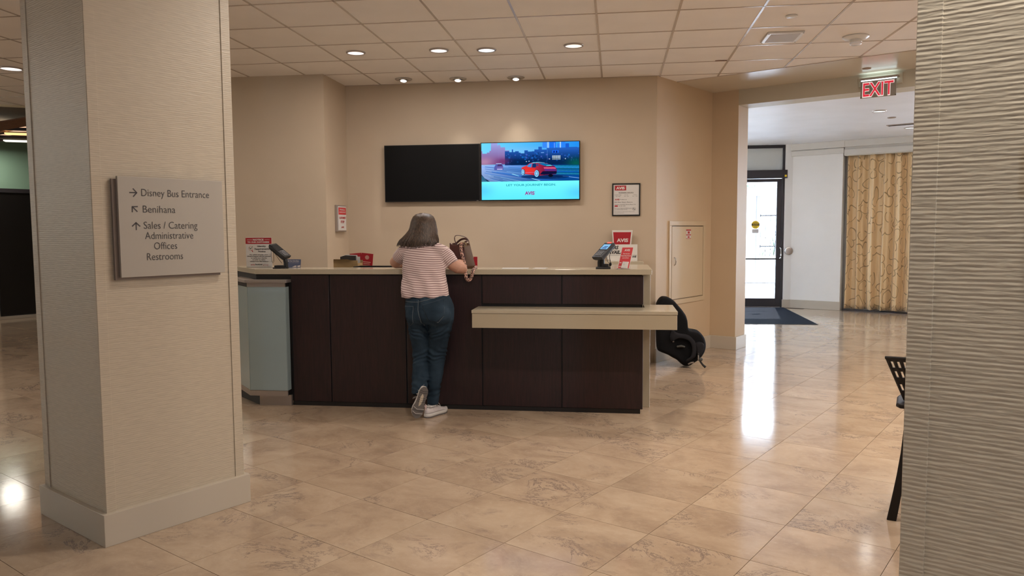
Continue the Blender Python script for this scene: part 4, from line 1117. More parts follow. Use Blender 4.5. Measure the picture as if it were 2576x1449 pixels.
M['leatherside'] = mat('brown_leather_gusset', (.085, .038, .018), .45, noise_amt=.15, noise_scale=14, bump=.3, bump_scale=90)
hb = thing('handbag', 'dark red-brown leather tote with leopard strap on the counter', 'bag', (-1.225, 6.115, TOP), 0)
b = MB(); rings = []
for k in range(9):
    t = k / 8; z = t * .205
    def lp(a, b_): return a + (b_ - a) * t
    fl = Vector((lp(-.105, -.105), lp(-.045, -.05))); fc_ = Vector((lp(.035, .012), lp(-.075, -.055))); fr_ = Vector((lp(.105, .052), lp(-.02, -.01))); bk = Vector((lp(.0, -.01), lp(.065, .045))); bl = Vector((lp(-.10, -.10), lp(.05, .03)))
    ring = []
    for a_, c_ in ((fl, fc_), (fc_, fr_), (fr_, bk), (bk, bl), (bl, fl)):
        for s_ in range(4):
            p = a_.lerp(c_, s_ / 4); bulge = .006 * math.sin(math.pi * t) * math.sin(math.pi * s_ / 4)
            zz = z + (.020 * (a_.x < 0) * (t > .8) * -math.sin(s_ * 1.1) * (t - .8) * 4 if k > 6 else 0) + (.012 * t if s_ % 4 == 0 and a_ is fc_ else 0)
            n_ = Vector(((c_ - a_).y, -(c_ - a_).x)).normalized()
            ring.append((p.x + n_.x * bulge, p.y + n_.y * bulge, zz))
    rings.append(ring)
b.loft(rings, cap=False); nr = len(rings[0])
b.add(rings[0], [tuple(range(nr))]); 
ob = b.build('bag_body', ['leather', 'leatherside'], hb, smooth=35)
for p in ob.data.polygons:
    c = p.center
    if p.normal.x > .35: p.material_index = 1
sdm = ob.modifiers.new('thickness', 'SOLIDIFY'); sdm.thickness = .004; sdm.offset = -1
b = MB(); b.tube(cr([(-.058, -.02, .200), (-.070, -.02, .240), (-.060, -.02, .266), (-.02, -.02, .266), (.025, -.02, .250), (.045, -.02, .225), (.050, -.02, .200)]), .011, 10, flat=.3, upv=(0, 0, 1)); b.build('handle', 'leather', hb, smooth=60)
b = MB(); b.tube(cr([(-.07, .03, .2), (-.03, .03, .232), (.01, .02, .240), (.03, .0, .225), (.015, -.04, .21)]), .008, 8, flat=.35, upv=(0, 1, 0)); b.build('handle', 'leather', hb, smooth=60)
b = MB(); b.tube([(.018 + .017 * math.cos(a_), -.072, .195 + .019 * math.sin(a_)) for a_ in [k * math.pi / 8 for k in range(17)]], .0022, 6); b.build('strap_ring', mat('brass_ring', (.6, .5, .28), .3, metal=1), hb, smooth=60)
b = MB(); b.tube(cr([(.005, -.078, .212), (-.002, -.082, .19), (-.006, -.085, .165), (.0, -.088, .13), (.010, -.092, .09), (.022, -.098, .05), (.036, -.110, .018), (.045, -.150, .003), (.048, -.172, -.03), (.052, -.176, -.058), (.060, -.178, -.078), (.075, -.178, -.084), (.090, -.178, -.072), (.100, -.174, -.045), (.106, -.168, -.018), (.112, -.145, .004), (.118, -.09, .012), (.116, -.05, .012), (.10, -.02, .010)], 4), .0135, 10, flat=.42, upv=(0, 1, 0)); b.build('strap', 'leopard', hb, smooth=60)
o = MB().box(-.016, .016, -.002, .002, 0, .09).build('red_card', 'red'); o.location = (-1.150, 6.235, TOP); tag(o, 'small plain red card standing just behind the handbag', 'card')

# things on the inner desk ------------------------------------------
DESK = 1.02
bxo = thing('leaflet_box', 'open kraft cardboard box of papers behind the counter by the left wall', 'box', (-2.40, 6.62, DESK), -4)
bh = .165
MB().box(-.10, .13, -.06, -.056, 0, bh).box(-.10, .13, .056, .06, 0, bh).box(-.10, -.096, -.056, .056, 0, bh).box(.126, .13, -.056, .056, 0, bh * .85).box(-.096, .126, -.056, .056, 0, .004).build('carton', 'cardboard', bxo)
MB().add([(-.10, -.06, bh), (.08, -.06, bh), (.06, -.12, bh + .012), (-.07, -.12, bh + .012)], [(0, 1, 2, 3)]).build('carton_flap', 'cardboard', bxo)
for k, (y, h_, m_, a) in enumerate(((-.03, .20, 'ink', 0), (-.012, .195, 'white', .01), (.006, .205, 'white', .0), (.022, .19, 'white', .02))):
    o = MB().box(-.05, .11, -.001, .001, 0, .0).build('x', 'white') if False else None
    s_ = MB().add([(-.05 + a, 0, 0), (.10 + a, 0, 0), (.10 + a, 0, h_), (.0 + a, 0, h_ + .004), (-.05 + a, 0, h_ - .01), (-.05 + a, .003, 0), (.10 + a, .003, 0), (.10 + a, .003, h_), (.0 + a, .003, h_ + .004), (-.05 + a, .003, h_ - .01)], [(0, 1, 2, 3, 4), (9, 8, 7, 6, 5), (0, 5, 6, 1), (1, 6, 7, 2), (2, 7, 8, 3), (3, 8, 9, 4), (4, 9, 5, 0)]).build('leaflet', m_)
    s_.location = (-2.40, 6.62 + y, DESK + .005); s_.rotation_euler = (0, 0, R(-4))
    tag(s_, ['dark backed leaflet at the front inside the kraft box', 'white leaflet just behind the dark one in the kraft box', 'tallest white leaflet in the middle of the kraft box', 'rearmost white leaflet in the kraft box'][k], 'leaflet', 'papers in the kraft box')
for k, (x, rz, lab) in enumerate(((-2.325, 14, 'red brochure tilted left, behind the kraft box'), (-2.245, -14, 'red brochure tilted right, in front of the other red one'))):
    t = thing('brochure', lab, 'brochure', (x, 6.70 - k * .03, DESK), 0, 'red brochures by the kraft box')
    m = Matrix.Rotation(R(rz * -.0 + (6 if k else -5)), 4, 'Y')
    b = MB(); b.x = m; b.box(-.055, .055, 0, .003, 0, .225); b.build('cover', 'red', t)
    b = MB(); b.x = m; b.prism([(.012 * math.cos(a_ * math.pi / 10) * 1.6, .188 + .012 * math.sin(a_ * math.pi / 10) * 1.6) for a_ in range(20)], -.0008, 0, axis='y')
    b.box(-.036, .036, -.0008, 0, .142, .150); b.box(-.030, .030, -.0008, 0, .126, .134); b.box(-.038, .038, -.0008, 0, .110, .118); b.build('pale_print', mat('dusty_pink_print', (.55, .28, .24), .5), t)
ty = thing('desk_tray', 'low black tray on the desk behind the counter beside the kraft box', 'tray', (-2.08, 6.38, 1.02), 0)
MB().box(-.17, .20, -.02, .16, 0, .008).box(-.17, .20, -.02, -.014, .008, .119).box(-.17, .20, .154, .16, .008, .119).box(-.17, -.164, -.014, .154, .008, .119).box(.194, .20, -.014, .154, .008, .119).build('tray_shell', 'black', ty, bevel=.003)

# ------------------------------------------------------------------ access panel on the angled wall
ap = thing('access_panel', 'tall painted access door set in the angled wall right of the counter', 'access door', tuple(a0), math.degrees(math.atan2(ad.y, ad.x)))
M['apaint'] = mat('cream_door_paint', (.56, .44, .29), .4)
def fr(x0, x1, z0, z1, w, y0, y1, m, name): 
    return MB().box(x0, x1, y0, y1, z0, z0 + w).box(x0, x1, y0, y1, z1 - w, z1).box(x0, x0 + w, y0, y1, z0 + w, z1 - w).box(x1 - w, x1, y0, y1, z0 + w, z1 - w).build(name, m, ap, bevel=.002)
fr(.278, 1.165, .600, 1.535, .050, -.014, -.0005, 'apaint', 'door_frame')
MB().box(.334, 1.111, -.004, -.0005, .656, 1.480).build('shadow_gap', 'wooddark', ap)
MB().box(.340, 1.106, -.012, -.004, .661, 1.475).build('door_leaf', 'apaint', ap, bevel=.0015)
b = MB(); b.tube([(.395, -.012, 1.04), (.392, -.030, 1.055), (.390, -.036, 1.085), (.392, -.030, 1.115), (.395, -.012, 1.13)], .0055, 8); b.build('handle', 'steel', ap, smooth=60)
b = MB(); b.box(.675, .79, -.0135, -.0125, 1.335, 1.44); b.build('sticker', 'white', ap)
b = MB(); b.box(.675, .79, -.0145, -.0135, 1.425, 1.44); b.box(.675, .79, -.0145, -.0135, 1.372, 1.384); b.box(.71, .76, -.0145, -.0135, 1.392, 1.418); b.box(.71, .755, -.0145, -.0135, 1.345, 1.362); b.box(.675, .79, -.0145, -.0135, 1.333, 1.339); b.build('sticker_print', 'inkred', ap)

# ------------------------------------------------------------------ car seat
M['seatfab'] = mat('black_knit_fabric', (.0035, .0035, .005), .9, bump=.5, bump_scale=400, spec=.25)
M['seatgrey'] = mat('charcoal_knit_fabric', (.015, .0145, .018), .9, bump=.6, bump_scale=300, spec=.25)
cs = thing('child_car_seat', 'black child car seat leaning in the corner behind the counter right end', 'car seat', (0, 0, -.012))
YC = 8.12
def sc_(pts, Y=YC): # profile given for the plane Y=8.25, moved to Y
    k = Y / 8.25; return [(x * k, EYE + (z - EYE) * k) for x, z in pts]
def body(pts, ya, yb, inset=.03, vox=.012, it=5):
    b = MB(); cx = sum(p[0] for p in pts) / len(pts); cz = sum(p[1] for p in pts) / len(pts)
    
    def sc(k): return [(cx + (x - cx) * k, cz + (z - cz) * k) for x, z in pts]
    rr = []
    for y, k in ((ya, .86), (ya + .015, .93), (ya + .045, .985), (ya + .09, 1.0), (yb - .09, 1.0), (yb - .045, .985), (yb - .015, .93), (yb, .86)):
        if yb - ya < .2: y = (ya + yb) / 2 + (y - (ya + yb) / 2) * 1.0 if y <= yb and y >= ya else (ya + yb) / 2
        rr.append((y, k))
    rr.sort()
    b.loft([[(x, y, z) for x, z in sc(k)] for y, k in rr]); return fuse(b, vox, it)
shell = sc_([(.437, .66), (.455, .70), (.48, .728), (.504, .738), (.55, .733), (.596, .71), (.63, .685), (.66, .65), (.70, .605), (.742, .545), (.758, .49), (.762, .438), (.765, .41), (.777, .391), (.80, .38), (.84, .378), (.88, .368), (.915, .34), (.94, .30), (.953, .25), (.953, .20), (.94, .155), (.915, .11), (.88, .07), (.85, .05), (.82, .03), (.79, .008), (.762, .0), (.735, .004), (.715, .012), (.68, .04), (.65, .07), (.60, .095), (.56, .12), (.52, .135), (.48, .15), (.447, .167), (.44, .25), (.435, .40)])
mesh_obj('seat_shell', body(shell, 8.02, 8.34), 'seatfab', cs)
pad = sc_([(.60, .40), (.63, .37), (.66, .355), (.70, .347), (.74, .345), (.78, .330), (.81, .305), (.84, .27), (.86, .23), (.865, .16), (.85, .10), (.80, .06), (.745, .035), (.745, .055), (.80, .09), (.815, .14), (.815, .20), (.80, .25), (.765, .285), (.72, .30), (.66, .305), (.62, .29), (.59, .26), (.575, .31)], 8.02)
mesh_obj('side_bolster', body(pad, 7.975, 8.10, vox=.009), 'seatgrey', cs)
cush = sc_([(.84, .245), (.88, .262), (.915, .258), (.94, .235), (.945, .20), (.93, .155), (.905, .11), (.885, .10), (.86, .12), (.855, .18)], 8.0)
mesh_obj('seat_cushion', body(cush, 7.985, 8.30, vox=.010), 'seatgrey', cs)
k_ = 7.99 / 8.25
def pp(x, z, y=7.985): k = y / 8.25; return (x * k, y, EYE + (z - EYE) * k)
b = MB(); b.tube([pp(.655, .205, 8.0), pp(.70, .213, 7.99), pp(.735, .205, 8.0)], [.012, .016, .012], 10, flat=.8); b.build('belt_guide', mat('dark_grey_plastic', (.045, .045, .04), .5), cs, smooth=60)
b = MB(); b.ell(pp(.615, .262, 8.005), .010, .006, .010, 12, 8); b.build('rivet', 'alu', cs, smooth=60)
b = MB(); b.tube([pp(.878, .14), pp(.880, .11), pp(.890, .085), pp(.900, .05), pp(.925, .015), pp(.955, -.012)], [.008, .010, .010, .009, .010, .013], 8, flat=.5, upv=(0, 1, 0)); b.build('harness_strap', 'blackm', cs, smooth=60)
b = MB(); b.box(.842, .852, 7.955, 7.975, .115, .165); b.build('buckle', 'steel', cs, bevel=.002)
b = MB(); b.ell(pp(.90, .072), .026, .012, .020, 14, 8); b.build('adjuster', mat('grey_rubber', (.06, .058, .052), .6), cs, smooth=60)
b = MB(); b.tube([pp(.775, .02, 8.03), pp(.80, .035, 8.02), pp(.83, .04, 8.03)], .009, 8); b.build('base_lip', 'alu', cs, smooth=60)

# ------------------------------------------------------------------ ceiling fittings
def downlight(x, y, z, r, lens, label, group=None, power=None):
    t = thing('downlight', label, 'ceiling light', (x, y, z), 0, group)
    MB().lathe([(r, -.0), (r, -.004), (r * .93, -.011), (r * .84, -.011), (r * .82, -.006), (r * .82, -.0)], n=40, cap=False).build('trim_ring', 'alu', t, smooth=50)
    MB().lathe([(r * .82, -.004), (r * .82, -.0055), (r * .4, -.0065), (.002, -.0068)], n=40, cap=False).build('lens', lens, t, smooth=60)
    return t
names = ['warm white round downlight, first from left in the nearer row of four', 'pinkish white round downlight, second from left in the nearer row of four',
         'cool white round downlight, third from left in the nearer row of four', 'amber white round downlight, rightmost in the nearer row of four']
for (x, y, c, p), lb_, ln_ in zip(LIGHTS_SEEN, names, ('lens', 'lens', 'lenswhite', 'lensamber')):
    downlight(x, y, CEIL, .088, M[ln_], lb_, 'recessed downlights above the counter')
for (x, y), lb_ in zip(GIMBALS, ('left gimbal spotlight close to the back wall', 'middle gimbal spotlight close to the back wall', 'right gimbal spotlight close to the back wall')):
    t = thing('gimbal_spotlight', lb_, 'ceiling light', (x, y, CEIL), 0, 'gimbal spotlights along the back wall')
    MB().lathe([(.092, 0), (.092, -.004), (.080, -.012), (.062, -.012), (.056, -.002)], n=36, cap=False).build('trim_ring', 'steel', t, smooth=50)
    MB().lathe([(.056, -.003), (.056, -.001), (.01, -.001)], n=30, cap=False).build('baffle', 'blackm', t)
    b = MB(); b.x = Matrix.Rotation(R(-14), 4, 'X'); b.lathe([(.040, -.004), (.042, -.020), (.036, -.024), (.030, -.020)], n=28, cap=False); b.build('lamp_cup', 'steel', t, smooth=50)
    b = MB(); b.x = Matrix.Rotation(R(-14), 4, 'X'); b.lathe([(.032, -.0225), (.028, -.0245), (.002, -.026)], n=24, cap=False); b.build('bulb', 'bulb', t, smooth=60)
downlight(-5.898, 6.927, CEIL, .11, M['lens'], 'round downlight in the tiled ceiling left of the left pillar')
for x, y in LIGHTS_ADDED + [(.719, 1.470)]:  # fittings for the unseen lamps added to light the room, plus the pillar one
    downlight(x, y, CEIL, .088, M['lens'], 'unseen round downlight in the lobby ceiling', 'lobby ceiling downlights outside the view')
downlight(3.367, 10.552, FARC, .088, M['lenswhite'], 'round downlight in the white ceiling beyond the exit sign, nearer one')
downlight(4.40, 12.377, FARC, .088, M['lenswhite'], 'round downlight in the white ceiling above the curtain')
t = thing('air_vent', 'slim grey air vent in the far white ceiling above the curtain', 'vent', (4.046, 12.0, FARC), -30)
MB().box(-.1, .9, -.05, .05, -.012, 0).build('vent_frame', 'alu', t, bevel=.002)
for k in range(3): MB().box(-.08, .88, -.032 + k * .026, -.024 + k * .026, -.015, -.012).build('vent_slat', 'blackm', t)
t = thing('ceiling_sensor', 'small flat round sensor cover on the far white ceiling', 'sensor', (3.731, 11.183, FARC))
MB().lathe([(.055, 0), (.055, -.008), (.045, -.013)], n=28).build('cover', 'alu', t, smooth=40)
t = thing('sprinkler_cover', 'plain round white sprinkler cover on the ceiling above the square panel', 'sprinkler', (1.324, 6.204, CEIL))
MB().lathe([(.045, 0), (.045, -.006), (.041, -.009)], n=32).build('cover_plate', 'whitegl', t, smooth=40)
t = thing('sprinkler_cover', 'small dark-edged round cover on the soffit left of the exit sign', 'sprinkler', (2.522, 8.324, CEIL))
MB().lathe([(.042, 0), (.042, -.006), (.036, -.008)], n=32).build('cover_plate', mat('tan_cover', (.36, .26, .18), .5), t, smooth=40)
t = thing('ceiling_speaker', 'square white speaker panel on the ceiling tile', 'speaker', (1.389, 6.845, CEIL))
MB().box(-.148, .148, -.165, .165, -.014, 0).build('frame', 'whitegl', t, bevel=.003)
MB().box(-.118, .118, -.135, .135, -.016, -.013).build('grille', mat('grey_speaker_grille', (.50, .48, .47), .6), t)
for x_, y_ in ((-.138, -.155), (.138, -.155), (.138, .155), (-.138, .155)): MB().lathe([(.005, -.016), (.005, -.013)], c=(x_, y_, 0), n=10).build('screw', 'blackm', t)
t = thing('smoke_detector', 'round white smoke detector with strobe on the ceiling near the right pillar', 'smoke detector', (2.011, 6.947, CEIL))
MB().lathe([(.105, 0), (.105, -.008), (.085, -.022), (.060, -.026)], n=36).build('base', 'whitegl', t, smooth=40)
MB().lathe([(.050, -.024), (.050, -.045), (.045, -.050)], n=28).build('sensing_chamber', 'whitegl', t, smooth=40)
MB().lathe([(.046, -.050), (.046, -.064), (.038, -.070)], n=24).build('clear_lens', mat('clear_plastic_lens', (.75, .75, .78), .12), t, smooth=40)
# slit left in a tile joint
t = MB().box(-.055, .055, -.008, .008, -.003, 0).build('hanger_clip', mat('rust_brown_clip', (.18, .08, .05), .6), None)
t.location = (1.00, 7.70, CEIL - .001); tag(t, 'thin rust brown clip in a ceiling joint near the soffit edge', 'clip')

# ------------------------------------------------------------------ exit sign
xs_ = thing('exit_sign', 'edge-lit red and white exit sign hanging from the beam', 'exit sign', tuple(c1), -30)
MB().box(1.312, 1.738, -.014, -.001, 2.932, 3.040).build('mounting_plate', 'beam', xs_, bevel=.002)
MB().box(1.335, 1.705, -.075, -.014, 2.990, 3.012).build('lamp_housing', 'alu', xs_, bevel=.003)
MB().box(1.35, 1.69, -.066, -.050, 2.980, 2.990).build('led_strip', 'ledstrip', xs_)
MB().box(1.345, 1.690, -.064, -.052, 2.805, 2.982).build('sign_plate', 'exitplate', xs_, bevel=.002)
b = MB(); b.text('EXIT', (1.5175, -.0645, 2.818), U, V, height=.150, width=.306, align='C', bold=.035); b.build('letter_outline', 'exitwhite', xs_)
b = MB(); b.text('EXIT', (1.5175, -.0652, 2.8225), U, V, height=.142, width=.292, align='C', bold=.008); b.build('letters', 'exitred', xs_)
for x_, z_ in ((1.352, 2.812), (1.683, 2.812), (1.683, 2.974)): MB().box(x_ - .004, x_ + .004, -.067, -.064, z_ - .004, z_ + .004).build('screw', 'blackm', xs_)

lg = bpy.data.lights.new('exit_sign_glow', 'AREA'); lg.shape = 'RECTANGLE'; lg.size = .33; lg.size_y = .03; lg.energy = .22; lg.color = (.72, .95, 1)
lo = bpy.data.objects.new('exit_sign_glow', lg); COL.objects.link(lo)
pc_ = c1 + D2 * 1.52 + Vector((-C60, -S60, 0)) * .055; lo.location = (pc_.x, pc_.y, 3.018); lo.rotation_euler = (R(180), 0, R(-30))

# ------------------------------------------------------------------ door at the far end
dr = structure('door_1')
def db(name, x0, x1, y0, y1, z0, z1, m='bronze', bv=.002): return MB().box(x0, x1, DY + y0, DY + y1, z0, z1).build(name, m, dr, bevel=bv)
db('transom_rail', 1.45, 3.06, -.04, .06, 2.895, 2.945)
db('frame_post', 2.995, 3.06, -.04, .06, 0, 2.90); db('frame_post', 1.45, 1.52, -.04, .06, 0, 2.90)
db('header_box', 1.45, 3.07, -.09, .06, 2.352, 2.500)
db('transom_pane', 1.52, 2.995, .0, .012, 2.50, 2.895, mat('milky_transom_glass', (.62, .63, .60), .35), None)
for (x0, x1) in ((2.06, 2.992),):
    db('door_stile', x1 - .085, x1, -.02, .035, .01, 2.345); db('door_stile', x0, x0 + .08, -.02, .035, .01, 2.345)
    db('door_rail', x0 + .08, x1 - .085, -.02, .035, .01, .165); db('door_rail', x0 + .08, x1 - .085, -.02, .035, 2.29, 2.345)
    db('door_glass', x0 + .08, x1 - .085, .005, .013, .165, 2.29, 'clear', None)
    db('push_bar', x0 + .03, x1 - .02, -.085, -.060, .880, .905, 'blackm')
    MB().tube([(x1 - .03, DY - .07, .895), (x1 - .012, DY - .085, .91), (x1 - .01, DY - .085, .95), (x1 - .01, DY - .085, 1.085), (x1 - .012, DY - .03, 1.10)], .014, 10).build('door_handle', 'steel', dr, smooth=60)
db('door_stile', 1.52, 1.60, -.02, .035, .01, 2.345); db('door_stile', 1.97, 2.055, -.02, .035, .01, 2.345)
db('door_rail', 1.60, 1.97, -.02, .035, .01, .165); db('door_glass', 1.60, 1.97, .005, .013, .165, 2.345, 'clear', None)
db('threshold', 1.45, 3.06, -.04, .08, 0, .008, 'alu')
db('operator_badge', 3.02, 3.055, -.094, -.090, 2.375, 2.41, 'yellow', None)
st = thing('door_sticker', 'round yellow and black warning sticker on the door glass', 'sticker', (2.54, DY - .0, 1.515))
MB().prism([(.072 * math.cos(k * math.pi / 16), .072 * math.sin(k * math.pi / 16)) for k in range(32)], -.001, .003, axis='y').build('disc', 'yellow', st)
MB().box(-.07, .07, -.003, -.001, -.016, .022).build('black_band', 'ink', st)
b = MB(); b.text('CAUTION', (0, -.0035, -.004), U, V, height=.017, width=.11, align='C', bold=.03); b.build('lettering', 'yellow', st)
b = MB(); b.text('AUTOMATIC', (0, -.0015, .034), U, V, height=.014, width=.085, align='C', bold=.03); b.text('DOOR', (0, -.0015, -.046), U, V, height=.016, width=.055, align='C', bold=.03); b.build('dark_lettering', 'ink', st)
MB().box(-.06, .055, .0, .002, -.15, -.082).build('paper_tag', 'white', st)
pb = thing('door_button', 'round stainless push plate on the jamb right of the glass door', 'button', (3.118, 14.445, 1.037))
MB().add([], []) 
b = MB(); b.x = Matrix.Rotation(R(90), 4, 'X'); b.lathe([(.076, 0), (.076, .012), (.070, .022), (.058, .024)], n=36); b.build('housing', 'steel', pb, smooth=40)
b = MB(); b.x = Matrix.Rotation(R(90), 4, 'X'); b.lathe([(.054, .024), (.054, .030), (.03, .033)], n=32); b.build('push_disc', 'alu', pb, smooth=40)
dm = thing('door_mat', 'dark blue-grey entrance carpet mat in front of the glass door', 'mat')
b = MB(); b.prism([(1.2, 11.91), (3.006, 11.91), (3.04, 14.43), (1.2, 14.43)], .0005, .007); 
dmx = b.build('mat_pile', 'matfloor', dm)
MB().prism([(3.006, 11.895), (3.02, 11.895), (3.055, 14.43), (3.04, 14.43)], .0005, .005).build('mat_edge', 'blackm', dm)
MB().prism([(1.2, 11.895), (3.006, 11.895), (3.006, 11.91), (1.2, 11.91)], .0005, .005).build('mat_edge', 'blackm', dm)

# ------------------------------------------------------------------ curtain
def curtain_mat():
    m, nt, b = new_mat('gold_swirl_drapery'); N, L = nt.nodes, nt.links
    at = N.new('ShaderNodeAttribute'); at.attribute_name = 'cloth'
    v = N.new('ShaderNodeTexVoronoi'); v.voronoi_dimensions = '2D'; v.inputs['Scale'].default_value = 5.2; v.inputs['Randomness'].default_value = .85
    n = N.new('ShaderNodeTexNoise'); n.inputs['Scale'].default_value = 3.5; n.inputs['Detail'].default_value = 0
    L.new(at.outputs['Vector'], n.inputs['Vector'])
    mxv = N.new('ShaderNodeMix'); mxv.data_type = 'RGBA'; mxv.inputs['Factor'].default_value = .16
    L.new(at.outputs['Vector'], mxv.inputs['A']); L.new(n.outputs['Color'], mxv.inputs['B'])
    L.new(mxv.outputs['Result'], v.inputs['Vector'])
    def ring(c, w):
        s = N.new('ShaderNodeMath'); s.operation = 'SUBTRACT'; s.inputs[1].default_value = c; L.new(v.outputs['Distance'], s.inputs[0])
        a = N.new('ShaderNodeMath'); a.operation = 'ABSOLUTE'; L.new(s.outputs[0], a.inputs[0])
        l = N.new('ShaderNodeMath'); l.operation = 'LESS_THAN'; l.inputs[1].default_value = w; L.new(a.outputs[0], l.inputs[0]); return l
    r1 = ring(.40, .030)
    gate = N.new('ShaderNodeTexNoise'); gate.inputs['Scale'].default_value = 9; gate.inputs['Detail'].default_value = 0; L.new(at.outputs['Vector'], gate.inputs['Vector'])
    gg = N.new('ShaderNodeMath'); gg.operation = 'GREATER_THAN'; gg.inputs[1].default_value = .37; L.new(gate.outputs['Fac'], gg.inputs[0])
    mu = N.new('ShaderNodeMath'); mu.operation = 'MULTIPLY'; L.new(r1.outputs[0], mu.inputs[0]); L.new(gg.outputs[0], mu.inputs[1])
    mx = N.new('ShaderNodeMix'); mx.data_type = 'RGBA'; L.new(mu.outputs[0], mx.inputs['Factor'])
    mx.inputs['A'].default_value = (.80, .57, .31, 1); mx.inputs['B'].default_value = (.34, .22, .10, 1)
    L.new(mx.outputs['Result'], b.inputs['Base Color']); b.inputs['Roughness'].default_value = .42; b.inputs['Sheen Weight'].default_value = .3
    return m
def curtain(name, label, start, length, z0, z1, seed, folds):
    rnd = random.Random(seed); ns = 260; nz2 = 26; vs = []; uv = []; fs = []
    ph = [rnd.uniform(0, 6.28) for _ in range(4)]
    # fold profile
    prof = []; arc = 0; prev = None
    for i in range(ns + 1):
        s = length * i / ns
        d = .072 * math.sin(2 * math.pi * s / .19 + .9 * math.sin(s * 5 + ph[0])) + .020 * math.sin(2 * math.pi * s / .083 + ph[1]) + .02 * math.sin(s * 4.1 + ph[2])
        p = (s, d)
        if prev: arc += math.hypot(p[0] - prev[0], p[1] - prev[1])
        prev = p; prof.append((s, d, arc))
    for j in range(nz2 + 1):
        t = j / nz2; z = z0 + (z1 - z0) * t
        for i, (s, d, a_) in enumerate(prof):
            k = .55 + .45 * (1 - t) ** .5; wob = .012 * math.sin(s * 9 + t * 5 + ph[3]) * (1 - t)
            p = start + D2 * (s + .012 * math.sin(t * 4 + s * 6) * (1 - t)) + pn * (d * k + wob)
            vs.append((p.x, p.y, z + (.006 * math.sin(s * 40) if j == 0 else 0))); uv.append((a_, z, seed))
    w = ns + 1
    fs = [(j * w + i, j * w + i + 1, (j + 1) * w + i + 1, (j + 1) * w + i) for j in range(nz2) for i in range(ns)]
    me = bpy.data.meshes.new('curtain_cloth'); me.from_pydata(vs, [], fs)
    at = me.attributes.new('cloth', 'FLOAT_VECTOR', 'POINT'); at.data.foreach_set('vector', np.array(uv, dtype=np.float32).ravel())
    me.shade_smooth(); me.materials.append(M['drape'])
    t = thing(name, label, 'curtain'); o = bpy.data.objects.new('curtain_cloth', me); COL.objects.link(o); o.parent = t
    sdm = o.modifiers.new('thickness', 'SOLIDIFY'); sdm.thickness = .003
    MB().tube([tuple(start + Vector((0, 0, z1 + .01))), tuple(start + D2 * length + Vector((0, 0, z1 + .01)))], .012, 8).build('curtain_track', 'bronze', t)
    return t
M['drape'] = curtain_mat()
curtain('curtain', 'gold floor-length curtain with brown swirl pattern beside the white pier', p1 + D2 * .05 + D1 * .10, 1.02, .035, 2.705, 1, 7)
curtain('curtain', 'narrow second curtain edge visible right beside the right pillar', p1 + D2 * 1.10 + D1 * .10, .5, .035, 2.705, 2, 4)
# dark hem strip / floor track
strip('trim_3', p1 + D2 * .03 + D1 * .04, p1 + D2 * 1.7 + D1 * .04, D1, .10, 0, .02, 'bronze', None)['kind'] = 'structure'

# ------------------------------------------------------------------ outside, behind the door
g_ = MB(); g_.quad((-25, DY + .16, -.02), (25, DY + .16, -.02), (25, 60, -.02), (-25, 60, -.02)); g_.build('ground', 'concrete', None, kind='structure')
ow = structure('wall_outside')
MB().box(-4, 3.72, 21.2, 21.5, 0, 2.55).build('porch_wall', 'stucco', ow)
MB().box(3.72, 9, 21.2, 21.5, 0, .71).build('low_wall', 'stucco', ow)
MB().box(-4, 9, 21.0, 21.35, 2.31, 2.51).build('porch_beam', 'stuccob', ow)
MB().box(3.72, 3.81, 21.1, 21.2, .3, 2.31).build('porch_post', mat('grey_post_paint', (.30, .30, .34), .6), ow)
MB().box(-4, 9, 17.5, 22, 2.66, 2.8).build('porch_soffit', 'stucco', ow)
om = MB().prism([(1.4, 14.75), (2.9, 14.75), (2.75, 15.6), (1.4, 15.6)], -.019, -.008).build('outdoor_mat', 'matfloor', None); tag(om, 'dark mat on the pavement outside the glass door', 'mat')
rl = thing('railing', 'thin dark metal railing outside beyond the glass door', 'railing', (3.8, 21.35, 0))
for z_ in (.95, 1.78): MB().box(.0, 3.0, 0, .03, z_, z_ + .03).build('rail', 'bronze', rl)
for k in range(18): MB().box(.06 + k * .13, .075 + k * .13, .005, .02, .71, 1.78).build('baluster', 'bronze', rl)
for z_ in (.93, 1.76): MB().box(-.02, .08, -.01, .04, z_, z_ + .07).build('rail_bracket', 'blackm', rl)
pt = thing('garden_plant', 'bright green strappy-leaved plant behind the railing outside', 'plant', (4.15, 22.2, .3))
rnd = random.Random(5)
for k in range(46):
    a = rnd.uniform(0, 6.28); l = rnd.uniform(.6, 1.25); lean = rnd.uniform(.15, .75); x0 = rnd.uniform(-.25, .7)
    pts = [(x0 + math.cos(a) * lean * (t / 5) ** 1.6 * .6, math.sin(a) * lean * (t / 5) ** 1.6 * .6, l * (t / 5) - .18 * lean * (t / 5) ** 3) for t in range(6)]
    MB().tube(pts, [.018, .022, .02, .016, .01, .002], 4, flat=.3).build('leaf', 'leaf', pt)
ot = thing('garden_tree', 'tree crown seen small and blue-green at the top of the door glass', 'tree', (4.35, 30, 0))
b = MB(); rnd = random.Random(9)
MB().tube([(0, 0, 0), (.05, 0, 1.5), (0, 0, 3.0)], [.12, .09, .05], 8).build('trunk', 'brownwood', ot)
for k in range(260):
    c = Vector((rnd.gauss(0, .45), rnd.gauss(0, .4), 2.9 + rnd.gauss(0, .25))); d = Vector((rnd.gauss(0, 1), rnd.gauss(0, 1), rnd.gauss(0, 1))).normalized(); e_ = d.orthogonal().normalized() * .05; d *= .13
    b.add([tuple(c), tuple(c + d * .5 + e_), tuple(c + d), tuple(c + d * .5 - e_)], [(0, 1, 2, 3)])
b.build('foliage', 'leaf', ot, kind='stuff')

